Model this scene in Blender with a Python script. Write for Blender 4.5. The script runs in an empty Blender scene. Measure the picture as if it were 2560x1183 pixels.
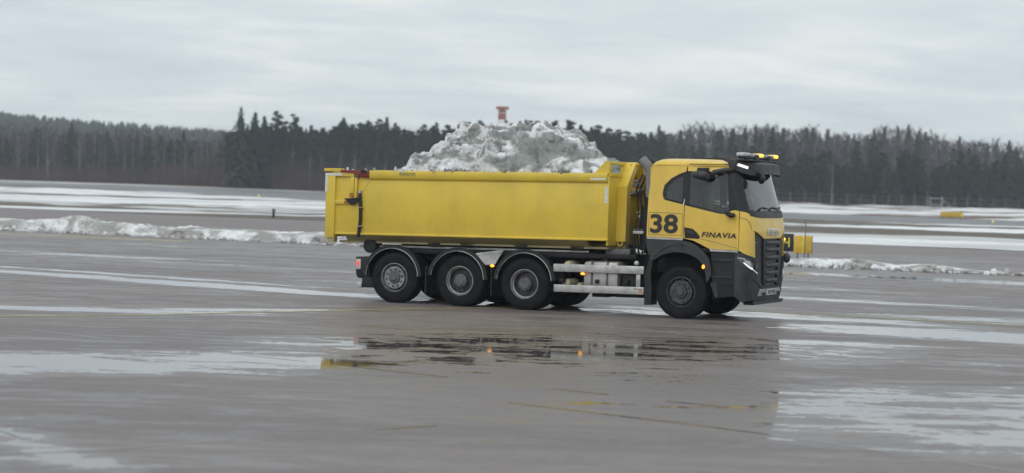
import bpy, bmesh, math, random
import numpy as np
from mathutils import Vector, Matrix, noise as mnoise

random.seed(7)
rng = np.random.default_rng(7)
SC = bpy.context.scene
COL = SC.collection

# ------------------------------------------------------------------ camera
CAM_H = 2.46
cam_d = bpy.data.cameras.new("camera")
cam = bpy.data.objects.new("camera", cam_d)
COL.objects.link(cam)
cam_d.sensor_width = 36.0
cam_d.lens = 5500.0 / 2560.0 * 36.0
cam_d.clip_start = 0.5
cam_d.clip_end = 12000.0
pitch = math.atan(129.5 / 5500.0)
roll = math.atan(0.032)
cam.matrix_world = (Matrix.Translation((0, 0, CAM_H))
                    @ Matrix.Rotation(math.pi / 2 - pitch, 4, 'X')
                    @ Matrix.Rotation(roll, 4, 'Z'))
cam_d.dof.use_dof = True
cam_d.dof.focus_distance = 43.0
cam_d.dof.aperture_fstop = 1.4
SC.camera = cam

# ------------------------------------------------------------------ world: overcast sky
SUN_EL, SUN_AZ = math.radians(42), math.radians(205)     # azimuth measured clockwise from +Y
world = bpy.data.worlds.new("World")
SC.world = world
world.use_nodes = True
wn, wl = world.node_tree.nodes, world.node_tree.links
wn.clear()


def wnode(t, **kw):
    n = wn.new(t)
    for k, v in kw.items():
        setattr(n, k, v)
    return n


w_out = wnode('ShaderNodeOutputWorld')
w_bg = wnode('ShaderNodeBackground')
w_sky = wnode('ShaderNodeTexSky')
w_sky.sky_type = 'NISHITA'
w_sky.sun_disc = False
w_sky.sun_elevation = SUN_EL
w_sky.sun_rotation = SUN_AZ
w_sky.air_density = 1.5
w_sky.dust_density = 4.0
w_gain = wnode('ShaderNodeVectorMath', operation='SCALE')
w_gain.inputs[3].default_value = 0.08
wl.new(w_sky.outputs[0], w_gain.inputs[0])
w_tc = wnode('ShaderNodeTexCoord')
w_sep = wnode('ShaderNodeSeparateXYZ')
wl.new(w_tc.outputs['Generated'], w_sep.inputs[0])
w_abs = wnode('ShaderNodeMath', operation='ABSOLUTE')
wl.new(w_sep.outputs[2], w_abs.inputs[0])
w_add = wnode('ShaderNodeMath', operation='ADD')
w_add.inputs[1].default_value = 0.085
wl.new(w_abs.outputs[0], w_add.inputs[0])
w_dx = wnode('ShaderNodeMath', operation='DIVIDE')
w_dy = wnode('ShaderNodeMath', operation='DIVIDE')
wl.new(w_sep.outputs[0], w_dx.inputs[0]); wl.new(w_add.outputs[0], w_dx.inputs[1])
wl.new(w_sep.outputs[1], w_dy.inputs[0]); wl.new(w_add.outputs[0], w_dy.inputs[1])
w_cmb = wnode('ShaderNodeCombineXYZ')
wl.new(w_dx.outputs[0], w_cmb.inputs[0]); wl.new(w_dy.outputs[0], w_cmb.inputs[1])


def wnoise(scale, detail, off):
    m = wnode('ShaderNodeMapping')
    m.inputs['Location'].default_value = off
    wl.new(w_cmb.outputs[0], m.inputs[0])
    n = wnode('ShaderNodeTexNoise')
    n.inputs['Scale'].default_value = scale
    n.inputs['Detail'].default_value = detail
    n.inputs['Roughness'].default_value = 0.52
    n.inputs['Distortion'].default_value = 0.5
    wl.new(m.outputs[0], n.inputs[0])
    return n


n1 = wnoise(0.95, 5.0, (3.1, 0.7, 0))
n2 = wnoise(2.4, 5.0, (7.7, 2.3, 4))
w_mx = wnode('ShaderNodeMix')
w_mx.inputs[0].default_value = 0.38
wl.new(n1.outputs[0], w_mx.inputs[2]); wl.new(n2.outputs[0], w_mx.inputs[3])
w_rmp = wnode('ShaderNodeValToRGB')
e = w_rmp.color_ramp.elements
e[0].position = 0.34; e[0].color = (0.655, 0.72, 0.785, 1)
e[1].position = 0.66; e[1].color = (0.93, 0.965, 0.955, 1)
m_ = e.new(0.50); m_.color = (0.755, 0.82, 0.855, 1)
wl.new(w_mx.outputs[0], w_rmp.inputs[0])
w_mix = wnode('ShaderNodeMix', data_type='RGBA')
w_mix.inputs[0].default_value = 0.93
wl.new(w_gain.outputs[0], w_mix.inputs[6]); wl.new(w_rmp.outputs[0], w_mix.inputs[7])
wl.new(w_mix.outputs[2], w_bg.inputs[0])
w_bg.inputs[1].default_value = 1.0
wl.new(w_bg.outputs[0], w_out.inputs[0])

# the sun behind the cloud
sun_d = bpy.data.lights.new("sun", 'SUN')
sun_d.energy = 0.7
sun_d.angle = math.radians(50)
sun_d.color = (1.0, 0.97, 0.93)
sun = bpy.data.objects.new("sun", sun_d)
COL.objects.link(sun)
sd = Vector((math.sin(SUN_AZ) * math.cos(SUN_EL), math.cos(SUN_AZ) * math.cos(SUN_EL), math.sin(SUN_EL)))
sun.location = sd * 100
sun.rotation_euler = sd.to_track_quat('Z', 'Y').to_euler()

SC.view_settings.view_transform = 'Standard'
SC.view_settings.look = 'None'
SC.view_settings.exposure = 0.0
SC.view_settings.gamma = 1.0
SC.view_settings.use_curve_mapping = False
SC.render.engine = 'CYCLES'
SC.cycles.use_denoising = True
SC.cycles.caustics_reflective = False
SC.cycles.caustics_refractive = False
SC.cycles.max_bounces = 8
SC.cycles.volume_bounces = 2
SC.cycles.transparent_max_bounces = 12

# ------------------------------------------------------------------ materials
MATS = {}


class NT:
    """small node-tree helper"""
    def __init__(self, mat):
        mat.use_nodes = True
        self.t = mat.node_tree
        self.n = self.t.nodes
        self.l = self.t.links
        self.n.clear()
        self.out = self.n.new('ShaderNodeOutputMaterial')

    def node(self, t, ins=None, **kw):
        n = self.n.new(t)
        for k, v in kw.items():
            setattr(n, k, v)
        for k, v in (ins or {}).items():
            self.set(n.inputs[k], v)
        return n

    def set(self, sock, v):
        if isinstance(v, bpy.types.NodeSocket):
            self.l.new(v, sock)
        else:
            sock.default_value = v

    def coord(self, kind='Object'):
        return self.node('ShaderNodeTexCoord').outputs[kind]

    def pos(self):
        return self.node('ShaderNodeNewGeometry').outputs['Position']

    def mapping(self, vec, scale=(1, 1, 1), rot=(0, 0, 0), loc=(0, 0, 0)):
        return self.node('ShaderNodeMapping', {'Vector': vec, 'Scale': scale, 'Rotation': rot, 'Location': loc}).outputs[0]

    def noise(self, vec, scale, detail=4.0, rough=0.5, dist=0.0):
        return self.node('ShaderNodeTexNoise', {'Vector': vec, 'Scale': scale, 'Detail': detail,
                                                'Roughness': rough, 'Distortion': dist}).outputs[0]

    def ramp(self, fac, stops):
        r = self.node('ShaderNodeValToRGB', {'Fac': fac})
        el = r.color_ramp.elements
        while len(el) < len(stops):
            el.new(0.5)
        for q, (p, c) in zip(el, stops):
            q.position = p
            q.color = (c, c, c, 1) if not isinstance(c, (tuple, list)) else (*c, 1)
        return r.outputs[0]

    def smooth(self, v, a, b, lo=0.0, hi=1.0):
        return self.node('ShaderNodeMapRange', {0: v, 1: a, 2: b, 3: lo, 4: hi},
                         interpolation_type='SMOOTHSTEP').outputs[0]

    def math(self, op, a, b=0.0, clamp=False):
        return self.node('ShaderNodeMath', {0: a, 1: b}, operation=op, use_clamp=clamp).outputs[0]

    def mix(self, fac, a, b):
        def c4(c):
            return (*c, 1) if isinstance(c, (tuple, list)) and len(c) == 3 else c
        return self.node('ShaderNodeMix', {0: fac, 6: c4(a), 7: c4(b)}, data_type='RGBA').outputs[2]

    def bump(self, h, strength=0.2, dist=0.01, normal=None):
        ins = {'Height': h, 'Strength': strength, 'Distance': dist}
        if normal is not None:
            ins['Normal'] = normal
        return self.node('ShaderNodeBump', ins).outputs[0]

    def principled(self, **ins):
        p = self.node('ShaderNodeBsdfPrincipled')
        for k, v in ins.items():
            k = k.replace('_', ' ')
            if k == 'Base Color' and isinstance(v, (tuple, list)):
                v = (*v, 1)
            if k == 'Emission Color' and isinstance(v, (tuple, list)):
                v = (*v, 1)
            self.set(p.inputs[k], v)
        return p.outputs[0]

    def surface(self, s):
        self.l.new(s, self.out.inputs['Surface'])


def newmat(name):
    m = bpy.data.materials.new(name)
    MATS[name] = m
    return m, NT(m)


def simple(name, col, rough=0.5, metal=0.0, var=0.18, scale=3.0, bump=0.0, bscale=60.0, spec=0.5, coat=0.0):
    m, t = newmat(name)
    v = t.coord()
    n = t.noise(v, scale, 5.0, 0.6)
    a = tuple(max(0, c * (1 - var)) for c in col)
    b = tuple(min(1, c * (1 + var)) for c in col)
    c = t.mix(t.smooth(n, 0.3, 0.7), a, b)
    r = t.smooth(t.noise(v, scale * 2.3, 3.0), 0.3, 0.7, max(0.02, rough - 0.08), min(1, rough + 0.08))
    ins = dict(Base_Color=c, Roughness=r, Metallic=metal)
    ins['Specular_IOR_Level'] = spec
    if coat:
        ins['Coat_Weight'] = coat
        ins['Coat_Roughness'] = 0.12
    if bump:
        ins['Normal'] = t.bump(t.noise(v, bscale, 3.0), bump, 0.01)
    t.surface(t.principled(**ins))
    return m


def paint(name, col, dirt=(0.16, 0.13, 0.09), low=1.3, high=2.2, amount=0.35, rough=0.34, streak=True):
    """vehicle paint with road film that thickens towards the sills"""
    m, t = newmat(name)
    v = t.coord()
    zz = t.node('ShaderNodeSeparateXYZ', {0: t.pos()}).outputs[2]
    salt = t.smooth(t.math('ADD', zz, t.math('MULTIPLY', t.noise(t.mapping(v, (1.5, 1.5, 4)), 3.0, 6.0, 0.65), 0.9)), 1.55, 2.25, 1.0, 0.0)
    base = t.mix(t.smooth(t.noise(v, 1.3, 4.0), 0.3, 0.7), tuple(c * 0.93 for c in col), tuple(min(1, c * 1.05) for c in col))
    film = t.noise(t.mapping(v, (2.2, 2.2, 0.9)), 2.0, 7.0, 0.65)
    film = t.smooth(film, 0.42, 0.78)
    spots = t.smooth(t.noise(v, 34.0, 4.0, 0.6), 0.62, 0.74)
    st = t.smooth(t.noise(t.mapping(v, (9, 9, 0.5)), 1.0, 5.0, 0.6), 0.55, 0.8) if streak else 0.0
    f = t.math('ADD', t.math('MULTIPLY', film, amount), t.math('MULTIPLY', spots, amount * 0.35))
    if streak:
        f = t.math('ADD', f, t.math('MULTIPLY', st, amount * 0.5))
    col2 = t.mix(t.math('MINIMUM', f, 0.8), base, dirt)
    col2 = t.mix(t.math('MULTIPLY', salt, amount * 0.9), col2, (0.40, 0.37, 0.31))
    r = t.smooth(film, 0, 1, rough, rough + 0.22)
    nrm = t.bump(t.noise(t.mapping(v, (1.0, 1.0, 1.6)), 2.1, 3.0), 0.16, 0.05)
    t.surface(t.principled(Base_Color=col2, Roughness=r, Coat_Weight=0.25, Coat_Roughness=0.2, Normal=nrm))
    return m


def emissive(name, col, strength):
    m, t = newmat(name)
    t.surface(t.principled(Base_Color=col, Roughness=0.3, Emission_Color=col, Emission_Strength=strength))
    return m


def glass(name, tint, rough=0.0, trans=0.75, ior=1.55):
    m, t = newmat(name)
    fr = t.node('ShaderNodeFresnel', {'IOR': ior}).outputs[0]
    tr = t.node('ShaderNodeBsdfTransparent', {'Color': (*tint, 1)}).outputs[0]
    gl = t.node('ShaderNodeBsdfGlossy', {'Color': (1, 1, 1, 1), 'Roughness': rough}).outputs[0]
    dirt = t.node('ShaderNodeBsdfDiffuse', {'Color': (0.33, 0.33, 0.32, 1)}).outputs[0]  # pale grey film; on the windscreen it also paints in sky sheen
    n = t.smooth(t.noise(t.coord(), 4.0, 6.0, 0.65), 0.35, 0.8, 0.02, 1 - trans)
    a = t.node('ShaderNodeMixShader', {0: n, 1: tr, 2: dirt}).outputs[0]
    t.surface(t.node('ShaderNodeMixShader', {0: fr, 1: a, 2: gl}).outputs[0])
    return m


M_YEL = paint('cab_yellow_paint', (0.86, 0.585, 0.090), amount=0.13, streak=False)
M_CON = paint('container_yellow_paint', (0.79, 0.575, 0.064), amount=0.12, rough=0.42)
M_CON2 = paint('shaded_grimy_container_paint', (0.42, 0.33, 0.055), amount=0.6, rough=0.55)  # underside shade darkened into the yellow, plus heavy grime; also stain and weld
M_RED = paint('red_primer', (0.22, 0.022, 0.018), amount=0.5, dirt=(0.05, 0.03, 0.025))
M_RUST = simple('rust_patch', (0.42, 0.17, 0.03), 0.75, var=0.35, scale=14)
M_BLACK = simple('black_plastic', (0.011, 0.0115, 0.0135), 0.52, var=0.35, scale=5, bump=0.05)
M_GREYP = simple('grey_moulded_plastic', (0.040, 0.041, 0.045), 0.58, var=0.25, scale=4, bump=0.05)
M_DARK = simple('dark_chassis_paint', (0.009, 0.0095, 0.012), 0.65, var=0.5, scale=6)
M_TYRE = simple('tyre_rubber', (0.010, 0.0108, 0.0135), 0.8, var=0.35, scale=5, bump=0.15, bscale=30, spec=0.25)
M_RIM = simple('rim_steel', (0.30, 0.30, 0.305), 0.42, 0.55, var=0.35, scale=9)
M_RIMD = simple('dark_rim_steel', (0.085, 0.085, 0.088), 0.5, 0.4, var=0.4, scale=9)
M_HUB = simple('hub_cast_iron', (0.13, 0.13, 0.135), 0.55, 0.3, var=0.3, scale=10)
M_ALU = simple('dull_aluminium', (0.50, 0.50, 0.49), 0.45, 0.45, var=0.2, scale=6, bump=0.05, bscale=25)
M_TANK = simple('tank_aluminium', (0.46, 0.45, 0.43), 0.4, 0.5, var=0.2, scale=4)
M_TRIM = simple('fender_trim_aluminium', (0.36, 0.36, 0.37), 0.35, 0.6, var=0.1)
M_CREAM = simple('cream_air_tank_paint', (0.55, 0.50, 0.36), 0.55, var=0.3, scale=8)
M_TAPE = simple('white_reflective_tape', (0.74, 0.74, 0.72), 0.4, var=0.12, scale=15)
M_INK = simple('black_lettering', (0.028, 0.029, 0.030), 0.5, var=0.1)
M_CHROME = simple('chrome', (0.62, 0.63, 0.64), 0.18, 0.95, var=0.1)
M_STACK = simple('grey_intake_plastic', (0.20, 0.205, 0.21), 0.5, var=0.2)
M_INT = simple('cab_interior_cloth', (0.035, 0.036, 0.040), 0.8, var=0.3)
M_AMBER = emissive('amber_lamp', (1.0, 0.42, 0.04), 1.5)
M_RLAMP = emissive('runway_lamp_glass', (1.0, 0.72, 0.35), 0.5)
M_BEACON = emissive('amber_beacon', (1.0, 0.55, 0.06), 1.5)
M_AMBOFF = simple('orange_plastic', (0.55, 0.2, 0.03), 0.3)
M_REDL = emissive('red_tail_lamp', (1.0, 0.06, 0.04), 0.9)
M_HEAD = emissive('headlamp_led', (1.0, 0.98, 0.95), 0.6)
M_LENS = glass('lamp_lens', (0.85, 0.88, 0.9), 0.03, 0.95)
M_CLEARL = simple('clear_lamp_plastic', (0.55, 0.56, 0.57), 0.25, var=0.15)
M_GLASS = glass('cab_glass', (0.74, 0.77, 0.78), 0.0, 0.93)
M_WSCR = glass('windscreen_glass', (0.68, 0.73, 0.73), 0.02, 0.62, 1.85)  # thicker pale film: grime plus painted-in brightness of the reflected sky
M_MIRROR = simple('mirror_glass', (0.5, 0.52, 0.54), 0.06, 1.0, var=0.03)
M_SKIN = simple('skin', (0.45, 0.27, 0.20), 0.5, var=0.08)
M_HIVIS = simple('hi_vis_cloth', (0.42, 0.62, 0.16), 0.75, var=0.15)
M_NAVY = simple('dark_cloth', (0.03, 0.035, 0.05), 0.85, var=0.2)
M_HAIR = simple('dark_hair', (0.03, 0.022, 0.016), 0.7, var=0.2)
M_SIGNY = simple('sign_yellow', (0.72, 0.47, 0.05), 0.5, var=0.12, scale=4)
M_SIGNB = simple('sign_black', (0.02, 0.02, 0.022), 0.45)
M_SIGNL = simple('sign_letter_yellow', (0.75, 0.62, 0.06), 0.5)
M_POST = simple('weathered_grey_post', (0.17, 0.165, 0.16), 0.7, var=0.25)
M_GALV = simple('galvanised_steel', (0.30, 0.30, 0.31), 0.5, 0.5, var=0.2)
M_TRED = simple('tower_red', (0.42, 0.11, 0.07), 0.6, var=0.15, scale=0.6)
M_TWHITE = simple('tower_white', (0.70, 0.69, 0.68), 0.6, var=0.1, scale=0.6)
M_CONIF = None


def foliage(name, cols, scale=0.35):
    m, t = newmat(name)
    info = t.node('ShaderNodeObjectInfo')
    v = t.pos()
    n = t.noise(v, scale, 4.0, 0.6)
    f = t.math('ADD', t.math('MULTIPLY', n, 0.75), t.math('MULTIPLY', info.outputs['Random'], 0.35))
    c = t.ramp(f, [(0.25, cols[0]), (0.5, cols[1]), (0.75, cols[2])])
    t.surface(t.principled(Base_Color=c, Roughness=0.85, Specular_IOR_Level=0.15))
    return m


M_SPRUCE = foliage('spruce_needles', [(0.020, 0.031, 0.023), (0.031, 0.046, 0.031), (0.048, 0.062, 0.038)])
M_PINE = foliage('pine_needles', [(0.022, 0.036, 0.024), (0.036, 0.052, 0.031), (0.056, 0.068, 0.040)])
M_BARK = foliage('conifer_bark', [(0.035, 0.027, 0.023), (0.055, 0.040, 0.032), (0.075, 0.052, 0.038)])
M_BIRCHB = foliage('birch_bark', [(0.10, 0.095, 0.095), (0.19, 0.18, 0.175), (0.34, 0.33, 0.32)], 0.8)
M_TWIG = foliage('birch_twigs', [(0.075, 0.066, 0.072), (0.11, 0.095, 0.102), (0.15, 0.128, 0.132)])
M_SHRUB = foliage('shrub_twigs', [(0.080, 0.050, 0.050), (0.120, 0.076, 0.073), (0.165, 0.106, 0.094)], 0.12)


def mat_apron():
    m, t = newmat('wet_asphalt')
    p = t.pos()
    wet = t.node('ShaderNodeAttribute', attribute_name='wet').outputs['Fac']
    along = t.mapping(p, (0.22, 1.0, 1.0), (0, 0, math.radians(22)))       # tracks run with the traffic
    big = t.noise(p, 0.13, 4.0, 0.55, 0.4)
    mid = t.noise(along, 0.75, 6.0, 0.62, 0.6)
    fine = t.noise(t.mapping(p, (0.5, 1.25, 1), (0, 0, math.radians(8))), 1.7, 8.0, 0.66, 0.35)
    tiny = t.noise(p, 5.5, 6.0, 0.7)
    grit = t.noise(p, 38.0, 3.0, 0.7)
    f = t.math('ADD', wet, t.math('MULTIPLY', t.math('SUBTRACT', big, 0.5), 0.55))
    f = t.math('ADD', f, t.math('MULTIPLY', t.math('SUBTRACT', mid, 0.5), 0.75))
    f = t.math('ADD', f, t.math('MULTIPLY', t.math('SUBTRACT', fine, 0.5), 1.45))
    f = t.math('ADD', f, t.math('MULTIPLY', t.math('SUBTRACT', tiny, 0.5), 0.62))
    f = t.math('ADD', f, t.math('MULTIPLY', t.math('SUBTRACT', grit, 0.5), 0.05))
    pud = t.smooth(f, 0.335, 0.37)
    damp = t.smooth(f, -0.22, 0.34)
    stain = t.smooth(t.noise(along, 0.35, 5.0, 0.6, 0.8), 0.35, 0.7)
    dry = t.mix(stain, (0.146, 0.124, 0.123), (0.226, 0.190, 0.179))
    dry = t.mix(t.smooth(t.noise(p, 60.0, 3.0), 0.30, 0.72), dry, t.mix(0.55, dry, (0.34, 0.31, 0.30)))
    dry = t.mix(t.smooth(t.noise(p, 26.0, 3.0), 0.58, 0.70), dry, (0.085, 0.078, 0.078))
    dry = t.mix(t.smooth(tiny, 0.40, 0.62, 0.0, 0.30), dry, (0.10, 0.086, 0.085))
    base = t.mix(damp, dry, t.mix(stain, (0.116, 0.099, 0.098), (0.152, 0.126, 0.117)))
    base = t.mix(pud, base, (0.082, 0.070, 0.066))
    rough = t.smooth(damp, 0, 1, 0.60, 0.33)
    rough = t.mix(pud, rough, (0.03, 0.03, 0.03))
    hb = t.math('ADD', t.math('MULTIPLY', grit, 0.6), t.math('MULTIPLY', fine, 0.4))
    bs = t.smooth(pud, 0, 1, 0.16, 0.012)
    nrm = t.bump(hb, bs, 0.012)
    t.surface(t.principled(Base_Color=base, Roughness=rough, IOR=1.40, Normal=nrm))
    return m


M_APRON = mat_apron()


def mat_runway():
    m, t = newmat('far_asphalt')
    p = t.pos()
    s = t.noise(t.mapping(p, (0.05, 0.4, 1), (0, 0, math.radians(22))), 1.0, 5.0, 0.6)
    c = t.mix(t.smooth(s, 0.35, 0.65), (0.060, 0.060, 0.066), (0.10, 0.098, 0.102))
    t.surface(t.principled(Base_Color=c, Roughness=t.smooth(s, 0.3, 0.7, 0.32, 0.5)))
    return m


M_RUNWAY = mat_runway()


def mat_snow(name, dirty=0.4, scale=1.0, soil=None, thr=(0.58, 0.66), stretch=None, dcol=(0.30, 0.29, 0.27), rng=(0.40, 0.68)):
    m, t = newmat(name)
    p = t.pos()
    q = t.mapping(p, stretch, (0, 0, math.radians(22))) if stretch else p
    n1 = t.noise(q, 0.9 * scale, 7.0, 0.62, 0.4)
    n2 = t.noise(p, 7.0 * scale, 5.0, 0.65)
    c = t.mix(t.math('MULTIPLY', t.smooth(n1, rng[0], rng[1]), dirty), (0.86, 0.875, 0.885), dcol)
    c = t.mix(t.math('MULTIPLY', t.smooth(n2, 0.52, 0.72), dirty * 0.6), c, tuple(k * 0.75 for k in dcol))
    if name.startswith('dirty_load'):
        rn = t.node('ShaderNodeObjectInfo').outputs['Random']
        c = t.mix(t.smooth(rn, 0.55, 1.0, 0.0, 0.25), c, (0.22, 0.215, 0.20))
        lay = t.noise(t.mapping(p, (0.8, 0.8, 1.6)), 1.1, 3.0, 0.5, 0.6)
        c = t.mix(t.smooth(lay, 0.49, 0.56, 0.0, 0.72), c, (0.17, 0.195, 0.18))
    h = t.math('ADD', t.math('MULTIPLY', n1, 0.5), t.math('MULTIPLY', n2, 0.5))
    if soil:
        n3 = t.noise(t.mapping(q, loc=(31, 7, 0)), 0.55 * scale, 6.0, 0.6, 0.5)
        att = t.node('ShaderNodeAttribute', attribute_name='bare').outputs['Fac']
        n3 = t.math('ADD', n3, att)
        g = t.mix(t.noise(p, 1.2, 4.0), soil[0], soil[1])
        slush = t.smooth(n3, thr[0] - 0.09, thr[0])
        c = t.mix(t.math('MULTIPLY', slush, 0.55), c, (0.42, 0.42, 0.41))
        c = t.mix(t.smooth(n3, thr[0], thr[1]), c, g)
    t.surface(t.principled(Base_Color=c, Roughness=0.75, Specular_IOR_Level=0.25,
                           Normal=t.bump(h, 0.5, 0.05)))
    return m


M_HEAP = mat_snow('dirty_load_snow', 0.80, 3.2, dcol=(0.15, 0.146, 0.135), rng=(0.46, 0.60))
M_BANK = mat_snow('ploughed_bank_snow', 0.90, 1.1, dcol=(0.30, 0.29, 0.27), rng=(0.36, 0.58))
M_FIELD = mat_snow('field_snow', 0.45, 0.09, soil=((0.10, 0.075, 0.06), (0.17, 0.15, 0.115)),
                   thr=(0.515, 0.545), stretch=(0.22, 1.3, 1), dcol=(0.48, 0.48, 0.47))
M_BERM = mat_snow('berm_snow', 0.35, 0.12, soil=((0.14, 0.075, 0.05), (0.20, 0.16, 0.12)),
                  thr=(0.535, 0.575), stretch=(0.3, 1.2, 1), dcol=(0.48, 0.48, 0.47))


def mat_two(name, a, b, scale, rough=0.9, stretch=(0.2, 1, 1)):
    m, t = newmat(name)
    p = t.pos()
    n = t.noise(t.mapping(p, stretch, (0, 0, math.radians(22))), scale, 6.0, 0.6)
    t.surface(t.principled(Base_Color=t.mix(t.smooth(n, 0.35, 0.65), a, b), Roughness=rough, Specular_IOR_Level=0.2))
    return m


M_VERGE = mat_two('pale_frosted_verge', (0.40, 0.385, 0.36), (0.62, 0.61, 0.59), 0.25)
M_SOIL = mat_two('brown_forest_ground', (0.06, 0.045, 0.036), (0.12, 0.095, 0.075), 0.1, stretch=(1, 1, 1))
M_HILL = foliage('far_forest_cover', [(0.020, 0.030, 0.026), (0.032, 0.042, 0.034), (0.05, 0.056, 0.045)], 0.02)
M_PAINTW = mat_two('worn_white_paint', (0.42, 0.42, 0.41), (0.68, 0.68, 0.66), 2.5, 0.4, (1, 1, 1))
M_PAINTY = mat_two('worn_yellow_paint', (0.36, 0.30, 0.10), (0.55, 0.46, 0.16), 2.5, 0.4, (1, 1, 1))
M_SEAL = mat_two('wet_joint_seal', (0.055, 0.054, 0.055), (0.075, 0.073, 0.074), 1.5, 0.05, (1, 1, 1))

# ------------------------------------------------------------------ mesh helpers


def mesh_obj(name, verts, faces, mat, parent=None, smooth=None):
    me = bpy.data.meshes.new(name)
    me.from_pydata([tuple(v) for v in verts], [], [tuple(f) for f in faces])
    me.update()
    return link(name, me, mat, parent, smooth)


def link(name, me, mat, parent=None, smooth=None):
    if mat is not None and not me.materials:
        me.materials.append(mat)
    if smooth is not None and len(me.polygons):
        me.polygons.foreach_set('use_smooth', [True] * len(me.polygons))
        if smooth < 180:
            me.set_sharp_from_angle(angle=math.radians(smooth))
    o = bpy.data.objects.new(name, me)
    COL.objects.link(o)
    if parent is not None:
        o.parent = parent
    return o


def bm_obj(name, bm, mat, parent=None, smooth=None, shear=0.0, off=(0, 0, 0)):
    if shear or any(off):
        for v in bm.verts:
            v.co.z += shear * v.co.x
            v.co -= Vector(off)
    bmesh.ops.recalc_face_normals(bm, faces=bm.faces)
    me = bpy.data.meshes.new(name)
    bm.to_mesh(me)
    bm.free()
    return link(name, me, mat, parent, smooth)


def tag(o, label=None, cat=None, group=None, kind=None):
    if label:
        o['label'] = label
    if cat:
        o['category'] = cat
    if group:
        o['group'] = group
    if kind:
        o['kind'] = kind
    return o


def empty(name, loc=(0, 0, 0), rz=0.0):
    o = bpy.data.objects.new(name, None)
    o.empty_display_size = 0.3
    COL.objects.link(o)
    o.location = loc
    o.rotation_euler = (0, 0, rz)
    return o


def box(bm, x0, x1, y0, y1, z0, z1, bev=0.0, taper=None):
    vs = [bm.verts.new((x, y, z)) for x in (x0, x1) for y in (y0, y1) for z in (z0, z1)]
    fs = [(0, 1, 3, 2), (4, 6, 7, 5), (0, 4, 5, 1), (2, 3, 7, 6), (0, 2, 6, 4), (1, 5, 7, 3)]
    faces = [bm.faces.new([vs[i] for i in f]) for f in fs]
    if bev:
        edges = list({e for f in faces for e in f.edges})
        bmesh.ops.bevel(bm, geom=edges, offset=bev, segments=2, affect='EDGES', profile=0.5)
    return vs


def prism(bm, poly, axis, a0, a1, bev=0.0):
    """polygon extruded along an axis; poly gives the two other coordinates in xyz order"""
    def P(p, a):
        if axis == 'y':
            return (p[0], a, p[1])
        if axis == 'x':
            return (a, p[0], p[1])
        return (p[0], p[1], a)
    A = [bm.verts.new(P(p, a0)) for p in poly]
    B = [bm.verts.new(P(p, a1)) for p in poly]
    fs = [bm.faces.new(A), bm.faces.new(B[::-1])]
    n = len(poly)
    for i in range(n):
        fs.append(bm.faces.new((A[i], B[i], B[(i + 1) % n], A[(i + 1) % n])))
    if bev:
        edges = list({e for f in fs for e in f.edges})
        bmesh.ops.bevel(bm, geom=edges, offset=bev, segments=2, affect='EDGES', profile=0.5)


def lathe(bm, prof, seg=48, axis='y', c=(0, 0, 0), closed=True):
    """prof: list of (radius, along-axis); revolved"""
    rings = []
    for i in range(seg):
        a = 2 * math.pi * i / seg
        ca, sa = math.cos(a), math.sin(a)
        ring = []
        for r, h in prof:
            if axis == 'y':
                q = (c[0] + r * ca, c[1] + h, c[2] + r * sa)
            elif axis == 'x':
                q = (c[0] + h, c[1] + r * ca, c[2] + r * sa)
            else:
                q = (c[0] + r * ca, c[1] + r * sa, c[2] + h)
            ring.append(bm.verts.new(q))
        rings.append(ring)
    n = len(prof)
    for i in range(seg):
        A, B = rings[i], rings[(i + 1) % seg]
        for k in range(n if closed else n - 1):
            k2 = (k + 1) % n
            bm.faces.new((A[k], A[k2], B[k2], B[k]))


def disc(bm, r, h, axis='y', c=(0, 0, 0), seg=24, depth=0.02, bev=0.0):
    prof = [(0.0005, h), (r - bev, h), (r, h + bev), (r, h + depth - bev), (r - bev, h + depth), (0.0005, h + depth)]
    lathe(bm, prof, seg, axis, c)


def tube(bm, pts, r, seg=8, r2=None):
    pts = [Vector(p) for p in pts]
    n = len(pts)
    rings = []
    for i, p in enumerate(pts):
        d = (pts[min(i + 1, n - 1)] - pts[max(i - 1, 0)]).normalized()
        up = Vector((0, 0, 1)) if abs(d.z) < 0.9 else Vector((1, 0, 0))
        a = d.cross(up).normalized()
        b = d.cross(a).normalized()
        rr = r if r2 is None else r + (r2 - r) * i / (n - 1)
        rings.append([bm.verts.new(p + (a * math.cos(2 * math.pi * k / seg) + b * math.sin(2 * math.pi * k / seg)) * rr) for k in range(seg)])
    for i in range(n - 1):
        for k in range(seg):
            bm.faces.new((rings[i][k], rings[i][(k + 1) % seg], rings[i + 1][(k + 1) % seg], rings[i + 1][k]))
    bm.faces.new(rings[0][::-1])
    bm.faces.new(rings[-1])


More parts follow.
